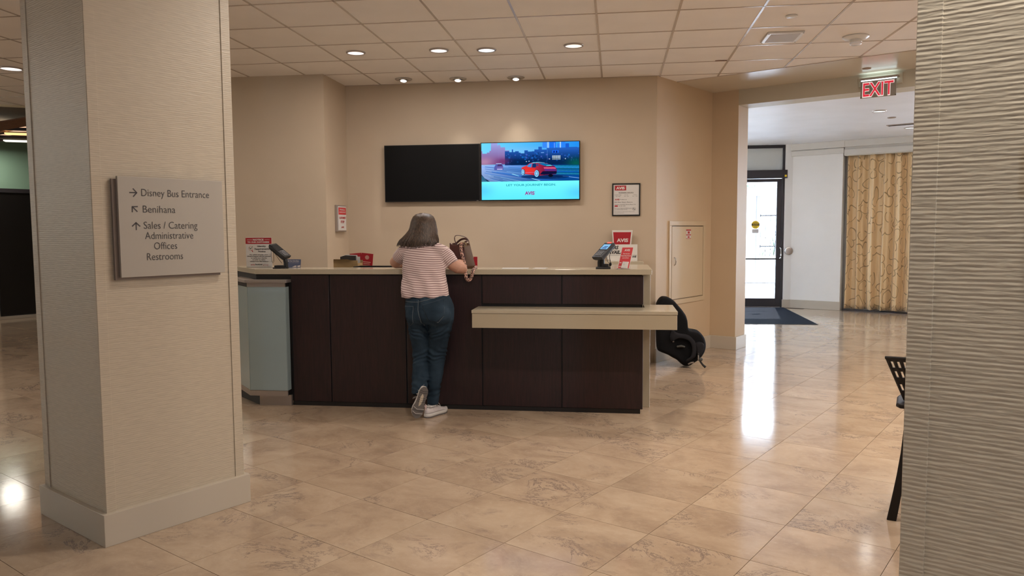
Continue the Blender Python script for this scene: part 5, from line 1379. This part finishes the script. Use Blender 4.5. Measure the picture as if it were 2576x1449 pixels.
# ------------------------------------------------------------------ chair behind the right pillar
M['chairpl'] = mat('dark_brown_black_plastic', (.010, .007, .006), .45, spec=.3)
ch = thing('perforated_chair', 'dark plastic chair with slotted back, mostly hidden by the right pillar', 'chair', (1.363 - (-.257 * math.cos(R(-22)) + .205 * math.sin(R(-22))), 3.912 - (-.257 * math.sin(R(-22)) - .205 * math.cos(R(-22))), 0), -22)
b = MB(); b.prism([(-.24, -.20), (-.255, -.17), (-.26, .0), (-.23, .2), (.23, .2), (.26, 0), (.24, -.20)], .560, .582); b.build('seat', 'chairpl', ch, bevel=.008)
# back: curved slotted shell, widening upwards
rows_, cols_ = 13, 21; rows_g = []
def bpnt(u, v):  # u 0..1 across, v 0..1 up
    hw = .225 + .085 * v; a = (u - .5) * 2
    return (a * hw, -.13 - .045 * v - .05 * (1 - a * a) * (.4 + v) + .03, .585 + .215 * v + .012 * (1 - a * a))
fs = []; vs = []
for j in range(rows_ + 1):
    for i in range(cols_ * 2 + 1): vs.append(bpnt(i / (cols_ * 2), j / rows_))
wv = cols_ * 2 + 1
for j in range(rows_):
    for i in range(cols_ * 2):
        slot = j in (3, 4, 7, 8, 10, 11) and i % 2 == 1 and 0 < i < cols_ * 2 - 2
        if not slot: fs.append((j * wv + i, j * wv + i + 1, (j + 1) * wv + i + 1, (j + 1) * wv + i))
b = MB(); b.add(vs, fs); o = b.build('backrest', 'chairpl', ch, smooth=60); sdm = o.modifiers.new('thickness', 'SOLIDIFY'); sdm.thickness = .009; sdm.offset = 0
b = MB(); b.tube([bpnt(u / 14, 1.0) for u in range(15)], .008, 8); b.build('back_rim', 'chairpl', ch, smooth=60)
def cleg(top, foot):
    t = Vector(top); f = Vector(foot)
    rings = []
    for k, (w1, w2) in enumerate(((.022, .018), (.020, .017), (.026, .020), (.034, .026), (.040, .030), (.044, .032))):
        s = k / 5; p = t.lerp(f, s) + Vector((.012 * math.sin(math.pi * s) , 0, 0))
        rings.append([(p.x - w1 / 2, p.y - w2 / 2, p.z), (p.x + w1 / 2, p.y - w2 / 2, p.z), (p.x + w1 / 2, p.y + w2 / 2, p.z), (p.x - w1 / 2, p.y + w2 / 2, p.z)])
    MB().loft(rings).build('leg', 'chairpl', ch, bevel=.004)
cleg((-.205, -.16, .565), (-.257, -.205, 0)); cleg((.205, -.16, .565), (.257, -.205, 0)); cleg((-.2, .16, .565), (-.25, .2, 0)); cleg((.2, .16, .565), (.25, .2, 0))
# ------------------------------------------------------------------ woman leaning on the counter
def ring(c, a, b, n=20, rz=0, tilt=0.0, e=1.0, tx_=0.0):
    """horizontal superellipse ring; tilt leans it about X (rise towards +Y), tx_ about Y"""
    out = []
    for k in range(n):
        t = 2 * math.pi * k / n; cx, sx_ = math.cos(t), math.sin(t)
        x = a * math.copysign(abs(cx) ** e, cx); y = b * math.copysign(abs(sx_) ** e, sx_)
        xr = x * math.cos(rz) - y * math.sin(rz); yr = x * math.sin(rz) + y * math.cos(rz)
        out.append((c[0] + xr, c[1] + yr, c[2] + yr * tilt + xr * tx_))
    return out
pw = thing('person', 'woman in pink striped T-shirt and dark jeans leaning on the counter, seen from behind', 'person', (-1.42, 5.72, 0))
PO = Vector((1.42, -5.72, 0))          # parts are modelled in room coordinates, shifted to the figure's base
def shift(me):
    me.transform(Matrix.Translation(PO)); return me
# ---- shirt
sh = MB()
sh.loft([ring((-1.460, 5.745, .925), .190, .138, tilt=-.10), ring((-1.462, 5.750, .97), .188, .138, tilt=-.05), ring((-1.473, 5.785, 1.035), .178, .126), ring((-1.480, 5.810, 1.10), .174, .122, tilt=.1),
         ring((-1.487, 5.832, 1.155), .172, .122, tilt=.15), ring((-1.493, 5.855, 1.214), .170, .118, tilt=.2), ring((-1.500, 5.880, 1.272), .167, .108, tilt=.25),
         ring((-1.510, 5.905, 1.312), .150, .092, tilt=.25), ring((-1.518, 5.925, 1.350), .108, .078, tilt=.25), ring((-1.522, 5.94, 1.385), .070, .066, tilt=.25)])
def seg(mb, pts, rs, n=14, flat=1.0):
    mb.tube(pts, rs, n, flat=flat)
SL = [(-1.600, 5.905, 1.296), (-1.655, 5.915, 1.275), (-1.690, 5.930, 1.250), (-1.722, 5.955, 1.222)]
SR = [(-1.415, 5.900, 1.300), (-1.355, 5.893, 1.265), (-1.310, 5.888, 1.225), (-1.278, 5.886, 1.178)]
seg(sh, SL, [.060, .066, .064, .060]); seg(sh, SR, [.062, .070, .068, .064])
me = fuse(sh, .007, 9, .5)
# folds and creases pushed into the surface
def displace(me, f):
    ns = [v.normal.copy() for v in me.vertices]
    for v, n in zip(me.vertices, ns): v.co += n * f(v.co, n)
    me.update()
def shirt_fold(p, n):
    d = 0
    # diagonal pulls from the left hip to the right elbow, and a slack fold at the small of the back
    q = p.x * .9 + p.z * .55 * 1.0
    if p.z < 1.16: d += .0045 * math.sin(q * 68 + 2.2 * noise.noise(Vector((p.x * 5, p.y * 5, p.z * 7)))) * min(1, (1.16 - p.z) / .08)
    d += .006 * noise.noise(Vector((p.x * 9, p.y * 9, p.z * 16))) + .003 * noise.noise(Vector((p.x * 22, p.y * 22, p.z * 30)))
    # armpit creases
    for c in (Vector((-1.345, 5.87, 1.17)), Vector((-1.66, 5.88, 1.20))):
        r_ = (p - c).length
        if r_ < .09: d -= .006 * (1 - r_ / .09) * abs(math.sin(r_ * 130))
    return d
displace(me, shirt_fold)
st_ = me.attributes.new('stripe', 'FLOAT', 'POINT'); sv = []
def axis_d(p, P):
    a, b = Vector(P[1]), Vector(P[-1]); d = (b - a); L = d.length; d.normalize(); t = (p - a).dot(d); r_ = (p - a - d * t).length
    return t, r_, L
for v in me.vertices:
    p = v.co; val = p.z - .12 * (p.y - 5.78) + .012 * math.sin((p.x + 1.48) * 7) + .05 * max(0, p.x + 1.40) * (1 if p.z < 1.05 else 0)
    for P, sgn in ((SL, -1), (SR, 1)):
        t, r_, L = axis_d(p, P)
        if t > .0 and r_ < .085 and (p.x < -1.662 or p.x > -1.338): val = 1.3 - t * 1.0
    sv.append(val)
st_.data.foreach_set('value', np.array(sv, dtype=np.float32))
def stripe_mat():
    m, nt, b = new_mat('pink_striped_jersey'); N, L = nt.nodes, nt.links
    at = N.new('ShaderNodeAttribute'); at.attribute_name = 'stripe'
    a = N.new('ShaderNodeMath'); a.operation = 'MULTIPLY'; a.inputs[1].default_value = 1 / .0152; L.new(at.outputs['Fac'], a.inputs[0])
    f = N.new('ShaderNodeMath'); f.operation = 'FRACT'; L.new(a.outputs[0], f.inputs[0])
    g1 = N.new('ShaderNodeMapRange'); g1.inputs['From Min'].default_value = .60; g1.inputs['From Max'].default_value = .66; L.new(f.outputs[0], g1.inputs[0])
    g2 = N.new('ShaderNodeMapRange'); g2.inputs['From Min'].default_value = .96; g2.inputs['From Max'].default_value = 1.0; g2.inputs['To Min'].default_value = 1; g2.inputs['To Max'].default_value = 0; L.new(f.outputs[0], g2.inputs[0])
    mu = N.new('ShaderNodeMath'); mu.operation = 'MULTIPLY'; L.new(g1.outputs[0], mu.inputs[0]); L.new(g2.outputs[0], mu.inputs[1])
    mx = N.new('ShaderNodeMix'); mx.data_type = 'RGBA'; L.new(mu.outputs[0], mx.inputs['Factor'])
    mx.inputs['A'].default_value = (.63, .50, .48, 1); mx.inputs['B'].default_value = (.24, .135, .14, 1)
    L.new(mx.outputs['Result'], b.inputs['Base Color']); b.inputs['Roughness'].default_value = .85; b.inputs['Sheen Weight'].default_value = .2
    return m
shirt = mesh_obj('t_shirt', shift(me), stripe_mat(), pw)
# ---- body: one continuous skin (head, neck, trunk, arms and hands, hips, legs)
bd = MB()
bd.loft([ring((-1.455, 5.75, .92), .165, .11), ring((-1.475, 5.80, 1.05), .150, .100), ring((-1.492, 5.855, 1.20), .150, .098), ring((-1.508, 5.915, 1.285), .125, .062), ring((-1.520, 5.945, 1.345), .060, .05), ring((-1.526, 5.955, 1.385), .052, .055), ring((-1.530, 5.975, 1.43), .050, .055)])
bd.ell((-1.533, 6.005, 1.475), .072, .088, .098)
bd.ell((-1.533, 6.062, 1.430), .045, .045, .05)
seg(bd, [(-1.60, 5.905, 1.29), (-1.69, 5.93, 1.245), (-1.735, 5.965, 1.210), (-1.768, 6.005, 1.190), (-1.772, 6.040, 1.183), (-1.715, 6.105, 1.176), (-1.640, 6.165, 1.170)], [.055, .050, .047, .046, .043, .036, .026])
seg(bd, [(-1.41, 5.90, 1.29), (-1.31, 5.89, 1.22), (-1.268, 5.892, 1.178), (-1.228, 5.906, 1.150), (-1.203, 5.925, 1.142), (-1.235, 6.00, 1.178), (-1.305, 6.085, 1.180), (-1.385, 6.165, 1.166)], [.056, .052, .049, .047, .042, .038, .033, .024])
bd.loft([ring((-1.490, 5.64, .25), .034, .038), ring((-1.497, 5.70, .34), .036, .040), ring((-1.502, 5.745, .45), .040, .045), ring((-1.503, 5.748, .60), .050, .055), ring((-1.503, 5.745, .70), .060, .070), ring((-1.49, 5.74, .86), .085, .10)])
bd.loft([ring((-1.408, 5.74, .09), .030, .034), ring((-1.395, 5.755, .28), .038, .042), ring((-1.380, 5.767, .47), .045, .050), ring((-1.345, 5.75, .68), .075, .08), ring((-1.36, 5.74, .86), .09, .10)])
# hands: palm, four fingers of unequal length and a thumb each
def hand(mb, wrist, d, side):
    w = Vector(wrist); d = Vector(d).normalized(); up_ = Vector((0, 0, 1)); lat = d.cross(up_).normalized() * side
    mb.loft([[tuple(w + d * t + lat * (wd * cx) + up_ * (h * sx_)) for cx, sx_ in [(math.cos(2 * math.pi * k / 12), math.sin(2 * math.pi * k / 12)) for k in range(12)]] for t, wd, h in ((-.01, .024, .019), (.02, .032, .017), (.055, .040, .015), (.085, .038, .012))])
    for k, (off, L) in enumerate(((-.030, .060), (-.010, .075), (.011, .072), (.031, .055))):
        b0 = w + d * .078 + lat * off; spread = lat * off * .25
        mb.tube([tuple(b0), tuple(b0 + d * L * .4 + spread + up_ * .006), tuple(b0 + d * L * .75 + spread * 1.6 - up_ * .002), tuple(b0 + d * L + spread * 1.8 - up_ * .010)], [.0095, .0088, .0080, .0068], 8)
    b0 = w + d * .022 - lat * .030
    mb.tube([tuple(b0), tuple(b0 + d * .028 - lat * .020 - up_ * .002), tuple(b0 + d * .052 - lat * .024 - up_ * .004)], [.0125, .0105, .0085], 8)
hand(bd, (-1.635, 6.168, 1.162), (.85, .45, -.06), 1)
hand(bd, (-1.392, 6.170, 1.160), (-.80, .50, -.06), -1)
me = fuse(bd, .006, 5, .45)
skin_o = mesh_obj('body', shift(me), 'skin', pw)
# face features (turned towards the counter)
b = MB(); b.loft([ring((-1.533, 6.088, 1.478), .008, .008, 10), ring((-1.533, 6.097, 1.460), .011, .012, 10), ring((-1.533, 6.108, 1.440), .014, .014, 10), ring((-1.533, 6.098, 1.432), .010, .010, 10)]); mesh_obj('nose', shift(fuse(b, .003, 3)), 'skin', pw)
for sx_ in (-.028, .028):
    b = MB(); b.ell((-1.533 + sx_ + 1.42, 6.079 - 5.72, 1.478), .012, .009, .009, 14, 8); b.build('eye', 'white', pw, smooth=60)
    b = MB(); b.tube([(-1.533 + sx_ - .014 + 1.42, 6.083 - 5.72, 1.498), (-1.533 + sx_ + 1.42, 6.090 - 5.72, 1.502), (-1.533 + sx_ + .014 + 1.42, 6.083 - 5.72, 1.498)], .003, 6); b.build('eyebrow', 'leather', pw)
b = MB(); b.tube([(-1.555 + 1.42, 6.090 - 5.72, 1.412), (-1.533 + 1.42, 6.103 - 5.72, 1.410), (-1.511 + 1.42, 6.090 - 5.72, 1.412)], [.003, .006, .003], 8); b.build('lips', mat('lip_pink', (.45, .16, .14), .5), pw, smooth=60)
# ---- jeans
jn = MB()
jn.loft([ring((-1.440, 5.745, .955), .165, .118, tilt=.02, tx_=.0), ring((-1.430, 5.735, .92), .180, .130), ring((-1.420, 5.725, .87), .191, .142), ring((-1.415, 5.722, .82), .190, .148), ring((-1.415, 5.725, .775), .186, .145), ring((-1.417, 5.732, .735), .180, .130)])
jn.ell((-1.500, 5.665, .80), .088, .080, .085); jn.ell((-1.335, 5.655, .805), .098, .085, .088)
jn.loft([ring((-1.505, 5.735, .80), .088, .125), ring((-1.508, 5.738, .71), .084, .105), ring((-1.502, 5.745, .61), .076, .090), ring((-1.502, 5.752, .53), .065, .076), ring((-1.503, 5.748, .45), .058, .068), ring((-1.500, 5.715, .37), .058, .064), ring((-1.496, 5.675, .29), .060, .062), ring((-1.488, 5.640, .215), .062, .060, tx_=.30, tilt=.1)])
jn.loft([ring((-1.335, 5.735, .80), .100, .125), ring((-1.340, 5.742, .71), .094, .110), ring((-1.355, 5.750, .61), .078, .093), ring((-1.370, 5.765, .53), .075, .080), ring((-1.383, 5.768, .45), .072, .074), ring((-1.390, 5.762, .37), .068, .068), ring((-1.396, 5.755, .29), .060, .063), ring((-1.402, 5.748, .20), .051, .056), ring((-1.408, 5.742, .092), .044, .050)])
me = fuse(jn, .007, 8, .5)
def jean_fold(p, n):
    d = .0045 * noise.noise(Vector((p.x * 10, p.y * 10, p.z * 12))) + .0022 * noise.noise(Vector((p.x * 26, p.y * 26, p.z * 40)))
    for (cx, z0_, z1_, amp, sl_) in ((-1.50, .60, .74, .0065, .5), (-1.50, .40, .55, .006, -.3), (-1.50, .22, .34, .0055, .4), (-1.37, .42, .56, .006, .35), (-1.39, .13, .30, .0050, -.3), (-1.34, .60, .73, .005, -.5)):
        if z0_ < p.z < z1_ and abs(p.x - cx) < .085:
            w = math.sin(math.pi * (p.z - z0_) / (z1_ - z0_)); d += .75 * amp * w * math.sin((p.z + sl_ * (p.x - cx)) * 150 + 7 * noise.noise(p * 9))
    xc = -1.478 + (.92 - p.z) * .143
    if abs(p.x - xc) < .016 and .71 < p.z < .93 and n.y < 0: d -= .009 * (1 - abs(p.x - xc) / .016)
    return d
displace(me, jean_fold)
def denim():
    m, nt, b = new_mat('dark_blue_denim'); N, L = nt.nodes, nt.links
    tc = N.new('ShaderNodeTexCoord')
    n = N.new('ShaderNodeTexNoise'); n.inputs['Scale'].default_value = 7; n.inputs['Detail'].default_value = 6; L.new(tc.outputs['Object'], n.inputs['Vector'])
    cr = N.new('ShaderNodeValToRGB'); e = cr.color_ramp.elements; e[0].position = .35; e[0].color = (.007, .017, .030, 1); e[1].position = .72; e[1].color = (.024, .046, .072, 1)
    L.new(n.outputs['Fac'], cr.inputs[0]); L.new(cr.outputs[0], b.inputs['Base Color']); b.inputs['Roughness'].default_value = .85; b.inputs['Specular IOR Level'].default_value = .25
    w = N.new('ShaderNodeTexNoise'); w.inputs['Scale'].default_value = 420; L.new(tc.outputs['Object'], w.inputs['Vector'])
    bp = N.new('ShaderNodeBump'); bp.inputs['Strength'].default_value = .3; bp.inputs['Distance'].default_value = .001; L.new(w.outputs['Fac'], bp.inputs['Height']); L.new(bp.outputs[0], b.inputs['Normal'])
    return m
M['denim'] = denim()
bm_ = bmesh.new(); bm_.from_mesh(me); tree = BVHTree.FromBMesh(bm_); bm_.free()
def onto(x, z, off):
    h = tree.ray_cast(Vector((x, 5.0, z)), Vector((0, 1, 0)))
    if h[0] is None: return None
    return h[0] + h[1] * off + PO
jeans = mesh_obj('jeans', shift(me), 'denim', pw)
M['stitch'] = mat('faded_denim_stitch', (.13, .15, .165), .8)
def crop(x, y):   # small helper: outline points of pockets were read off in figure units
    return (-1.6885 + (x - 120) * .001156, .92 - (y - 600) * .001205)
def stitch(pts, name='stitching', r_=.0019, parent=None):
    out = []
    for (x0, z0), (x1, z1) in zip(pts[:-1], pts[1:]):
        for k in range(8):
            q = onto(x0 + (x1 - x0) * k / 8, z0 + (z1 - z0) * k / 8, .0012)
            if q: out.append(tuple(q))
    if len(out) > 3:
        b = MB(); b.tube(out, r_, 5); return b.build(name, 'stitch', parent or jeans)
def pocket(c4, name):
    A, B, C_, D_, E_ = c4; vs = []; n = 14
    for j in range(n + 1):
        t = j / n
        for i in range(n + 1):
            s = i / n; bot = (D_[0] + (C_[0] - D_[0]) * s, (D_[1] + (C_[1] - D_[1]) * s) + (E_[1] - (D_[1] + C_[1]) / 2) * (1 - abs(2 * s - 1)))
            x = (A[0] + (B[0] - A[0]) * s) * (1 - t) + bot[0] * t; z = (A[1] + (B[1] - A[1]) * s) * (1 - t) + bot[1] * t
            q = onto(x, z, .0022)
            if q is None: return
            vs.append(tuple(q))
    w = n + 1; b = MB(); b.add(vs, [(j * w + i, (j + 1) * w + i, (j + 1) * w + i + 1, j * w + i + 1) for j in range(n) for i in range(n)])
    o = b.build(name, 'denim', jeans, smooth=60); sdm = o.modifiers.new('t', 'SOLIDIFY'); sdm.thickness = .0022; sdm.offset = 1
    stitch([A, B, C_, E_, D_, A]); return o
pocket([crop(199, 642), crop(270, 638), crop(266, 742), crop(208, 740), crop(238, 765)], 'back_pocket')
pocket([crop(334, 630), crop(466, 592), crop(482, 690), crop(375, 728), crop(440, 735)], 'back_pocket')
stitch([crop(302, 600), crop(304, 660), crop(318, 720), crop(328, 775)]); stitch([crop(200, 612), crop(300, 612), crop(470, 572)])
# dark openings of the cuffs, ankle socks
b = MB(); b.loft([ring((-1.488 + 1.42, 5.640 - 5.72, .206), .050, .048, tx_=.30, tilt=.1), ring((-1.484 + 1.42, 5.632 - 5.72, .190), .040, .040)]); b.build('cuff_inside', 'denim_gap', jeans)
b = MB(); b.loft([ring((-1.483 + 1.42, 5.632 - 5.72, .235), .036, .040), ring((-1.472 + 1.42, 5.625 - 5.72, .195), .034, .038), ring((-1.462 + 1.42, 5.62 - 5.72, .16), .033, .036)]); b.build('sock', 'white', pw, smooth=60)
b = MB(); b.loft([ring((-1.408 + 1.42, 5.742 - 5.72, .130), .033, .040), ring((-1.412 + 1.42, 5.735 - 5.72, .085), .034, .040)]); b.build('sock', 'white', pw, smooth=60)
# ---- shoes: local x = heel to toe, z up, y across
def shoe(name, mtx, bend=0.0):
    sh_ = bpy.data.objects.new(name, None); COL.objects.link(sh_); sh_.parent = pw; sh_.matrix_local = Matrix.Translation(PO) @ mtx
    def W_(l): # half width along the length
        return np.interp(l, [0, .015, .04, .09, .13, .18, .215, .24, .252], [.012, .028, .036, .033, .036, .047, .042, .026, .008])
    def Y0(l): return np.interp(l, [0, .12, .18, .252], [0, 0, .004, -.006])
    def Z0(l): return .012 * max(0, (l - .19) / .06) ** 2 * 1.0
    ls_ = [0, .006, .02, .045, .075, .105, .135, .165, .195, .22, .238, .248, .252]
    def prism_(z0, z1, k, n, m_, grow=0):
        rings = []
        for z, g_ in ((z0, -.002), (z0 + .004, 0), (z1 - .004, 0), (z1, -.002)):
            r_ = []
            for l in ls_: r_.append((l * k - grow, Y0(l) + (W_(l) + g_ + grow), z + Z0(l)))
            for l in ls_[::-1]: r_.append((l * k - grow, Y0(l) - (W_(l) + g_ + grow), z + Z0(l)))
            rings.append(r_)
        b = MB(); b.loft(rings); return b.build(n, m_, sh_, smooth=50)
    prism_(0, .010, 1, 'outsole', 'solegrey'); prism_(.010, .031, 1, 'midsole', 'shoetrim', .0)
    # upper
    b = MB(); rings = []
    for l, h in ((.003, .058), (.012, .078), (.035, .084), (.060, .080), (.085, .080), (.105, .083), (.130, .076), (.155, .066), (.180, .057), (.205, .049), (.228, .041), (.244, .033), (.250, .028)):
        w = float(W_(l)) - .002; y0 = float(Y0(l)); z0 = .026 + Z0(l); r_ = []
        top = .62 if l < .13 else .75
        for k in range(14):
            t = math.pi * k / 13; c, s_ = math.cos(t), math.sin(t)
            r_.append((l, y0 + w * math.copysign(abs(c) ** (.55), c) * (1 - (1 - top) * max(s_, 0) ** 2 * .6), z0 + (h - .026) * max(s_, 0) ** .75))
        rings.append(r_)
    b.loft(rings); o = b.build('upper', 'shoe', sh_, smooth=70)
    ss = o.modifiers.new('s', 'SUBSURF'); ss.levels = 1; ss.render_levels = 1
    b = MB(); b.tube([(.030, -.026, .083), (.020, 0, .088), (.030, .026, .083), (.06, .030, .083), (.09, .026, .086), (.100, 0, .092), (.09, -.026, .086), (.06, -.030, .083), (.030, -.026, .083)], .0055, 8); b.build('collar', 'shoetrim', sh_, smooth=70)
    b = MB(); b.tube([(.004, 0, .062), (.002, 0, .085), (-.003, 0, .100), (.004, 0, .104), (.010, 0, .092), (.012, 0, .075)], .0045, 6, flat=1.8); b.build('pull_tab', mat('pale_pink_webbing', (.55, .42, .40), .7), sh_, smooth=60)
    for k in range(5):
        l = .108 + k * .016; z = .091 - k * .0075
        b = MB(); b.tube([(l, -.024, z - .010), (l + .004, -.010, z - .001), (l + .004, .010, z - .001), (l, .024, z - .010)], .0024, 6); b.build('lace', 'white', sh_, smooth=60)
    for s_ in (1, -1):
        b = MB(); b.tube([(.106, .004 * s_, .092), (.108, .020 * s_, .104), (.120, .040 * s_, .098), (.128, .046 * s_, .080), (.118, .040 * s_, .074), (.108, .020 * s_, .088), (.104, .004 * s_, .092)], .0020, 6); b.build('lace', 'white', sh_, smooth=60)
    # tread detail under the sole: pale arch insert and cross grooves
    b = MB(); b.add([(.050, .004, -.0012), (.070, -.008, -.0012), (.105, -.012, -.0012), (.140, -.006, -.0012), (.155, .008, -.0012), (.12, .012, -.0012), (.08, .014, -.0012)], [(0, 1, 2, 3, 4, 5, 6)]); b.build('arch_insert', mat('cream_rubber', (.50, .43, .33), .5), sh_)
    for l0 in (.170, .206):
        w = float(W_(l0)); zz = Z0(l0)
        b = MB(); b.tube([(l0 - .008, w - .002, zz - .0008), (l0 + .008, .012, zz - .0012), (l0, -w + .002, zz - .0008)], .0016, 6); b.build('tread_line', 'shoetrim', sh_)
    for l0 in (.03, .045, .085, .10, .115, .185):
        w = float(W_(l0)) * .85; b = MB(); b.tube([(l0, w, -.0002), (l0 + .006, 0, -.0004), (l0, -w, -.0002)], .0013, 5); b.build('tread_groove', 'ink', sh_)
    return sh_
def frm(o, x, z):
    x = Vector(x).normalized(); z = Vector(z); z = (z - x * z.dot(x)).normalized(); y = z.cross(x)
    m = Matrix((x, y, z)).transposed().to_4x4(); m.translation = Vector(o); return m
shoe('shoe', frm((-1.452, 5.668, .001), (.42, .86, 0), (0, 0, 1)))
# rear foot stands on its toe, sole turned to the viewer: x axis points down to the toe, z axis away from the sole
shoe('shoe', frm((-1.424, 5.575, .262), (-.30, -.06, -.95), (-.42, .90, .07)))
# ---- hair: shell plus many locks
hr = MB()
hr.loft([ring((-1.530, 6.00, 1.583), .030, .035), ring((-1.528, 5.998, 1.574), .055, .062), ring((-1.527, 5.995, 1.555), .078, .084), ring((-1.526, 5.990, 1.525), .092, .098), ring((-1.525, 5.984, 1.49), .100, .104), ring((-1.524, 5.976, 1.45), .109, .106),
         ring((-1.535, 5.958, 1.415), .125, .098), ring((-1.545, 5.935, 1.378), .148, .088), ring((-1.552, 5.915, 1.348), .160, .074), ring((-1.560, 5.900, 1.322), .125, .055), ring((-1.572, 5.890, 1.306), .075, .036)])
me = fuse(hr, .007, 5, .5)
def hair_d(p, n):
    a = math.atan2(p.y - 5.97, p.x + 1.535); return .0045 * math.sin(a * 34 + 5 * noise.noise(Vector((p.x * 6, p.y * 6, p.z * 4)))) * (.3 + min(1, (1.57 - p.z) / .12)) + .004 * noise.noise(p * 14)
displace(me, hair_d)
def hair_mat():
    m, nt, b = new_mat('brown_hair'); N, L = nt.nodes, nt.links
    tc = N.new('ShaderNodeTexCoord'); mp = N.new('ShaderNodeMapping'); mp.inputs['Scale'].default_value = (55, 55, 4); L.new(tc.outputs['Object'], mp.inputs[0])
    n = N.new('ShaderNodeTexNoise'); n.inputs['Scale'].default_value = 3; n.inputs['Detail'].default_value = 4; L.new(mp.outputs[0], n.inputs['Vector'])
    cr = N.new('ShaderNodeValToRGB'); e = cr.color_ramp.elements; e[0].position = .33; e[0].color = (.020, .011, .007, 1); e[1].position = .75; e[1].color = (.115, .070, .045, 1)
    L.new(n.outputs['Fac'], cr.inputs[0]); L.new(cr.outputs[0], b.inputs['Base Color']); b.inputs['Roughness'].default_value = .42; b.inputs['Anisotropic'].default_value = .5
    bp = N.new('ShaderNodeBump'); bp.inputs['Strength'].default_value = .7; bp.inputs['Distance'].default_value = .003; L.new(n.outputs['Fac'], bp.inputs['Height']); L.new(bp.outputs[0], b.inputs['Normal'])
    return m
M['hair'] = hair_mat()
hair = mesh_obj('hair', shift(me), 'hair', pw)
rnd = random.Random(11); lk = MB()
prof_ = [(1.583, -1.530, 6.00, .025, .030), (1.574, -1.528, 5.998, .056, .063), (1.555, -1.527, 5.995, .080, .086), (1.525, -1.526, 5.990, .094, .100), (1.49, -1.525, 5.984, .102, .106), (1.45, -1.524, 5.976, .111, .108), (1.415, -1.535, 5.958, .128, .101), (1.378, -1.545, 5.935, .151, .091), (1.345, -1.552, 5.912, .164, .078), (1.315, -1.565, 5.895, .155, .062), (1.290, -1.570, 5.885, .12, .05)]
for k in range(230):
    a = rnd.uniform(math.pi * .92, math.pi * 2.08); end = rnd.uniform(.0, .040) + .028 * abs(math.cos(a)) ** 2; da = rnd.uniform(-.10, .10); pts = []; rs = []
    zend = 1.292 + end
    for j in range(11):
        z = 1.583 + (zend - 1.583) * (j / 10) ** 1.4
        zs = [q_[0] for q_ in prof_][::-1]
        cx, cy, ra, rb_ = [float(np.interp(z, zs, [q_[i_] for q_ in prof_][::-1])) for i_ in (1, 2, 3, 4)]
        aa = a + da * j / 10; k_out = 1.0 + .018 * rnd.random() + (.03 * rnd.random() if j > 8 else 0)
        pts.append((cx + ra * k_out * math.cos(aa) + PO.x, cy + rb_ * k_out * math.sin(aa) + PO.y, z)); rs.append(.0055 * (1 - .8 * (j / 10) ** 3) * (.5 if j == 0 else 1))
    lk.tube(pts, rs, 5, flat=.45, upv=(math.cos(a), math.sin(a), 0))
lk.build('hair_locks', 'hair', hair, smooth=80, kind='stuff')
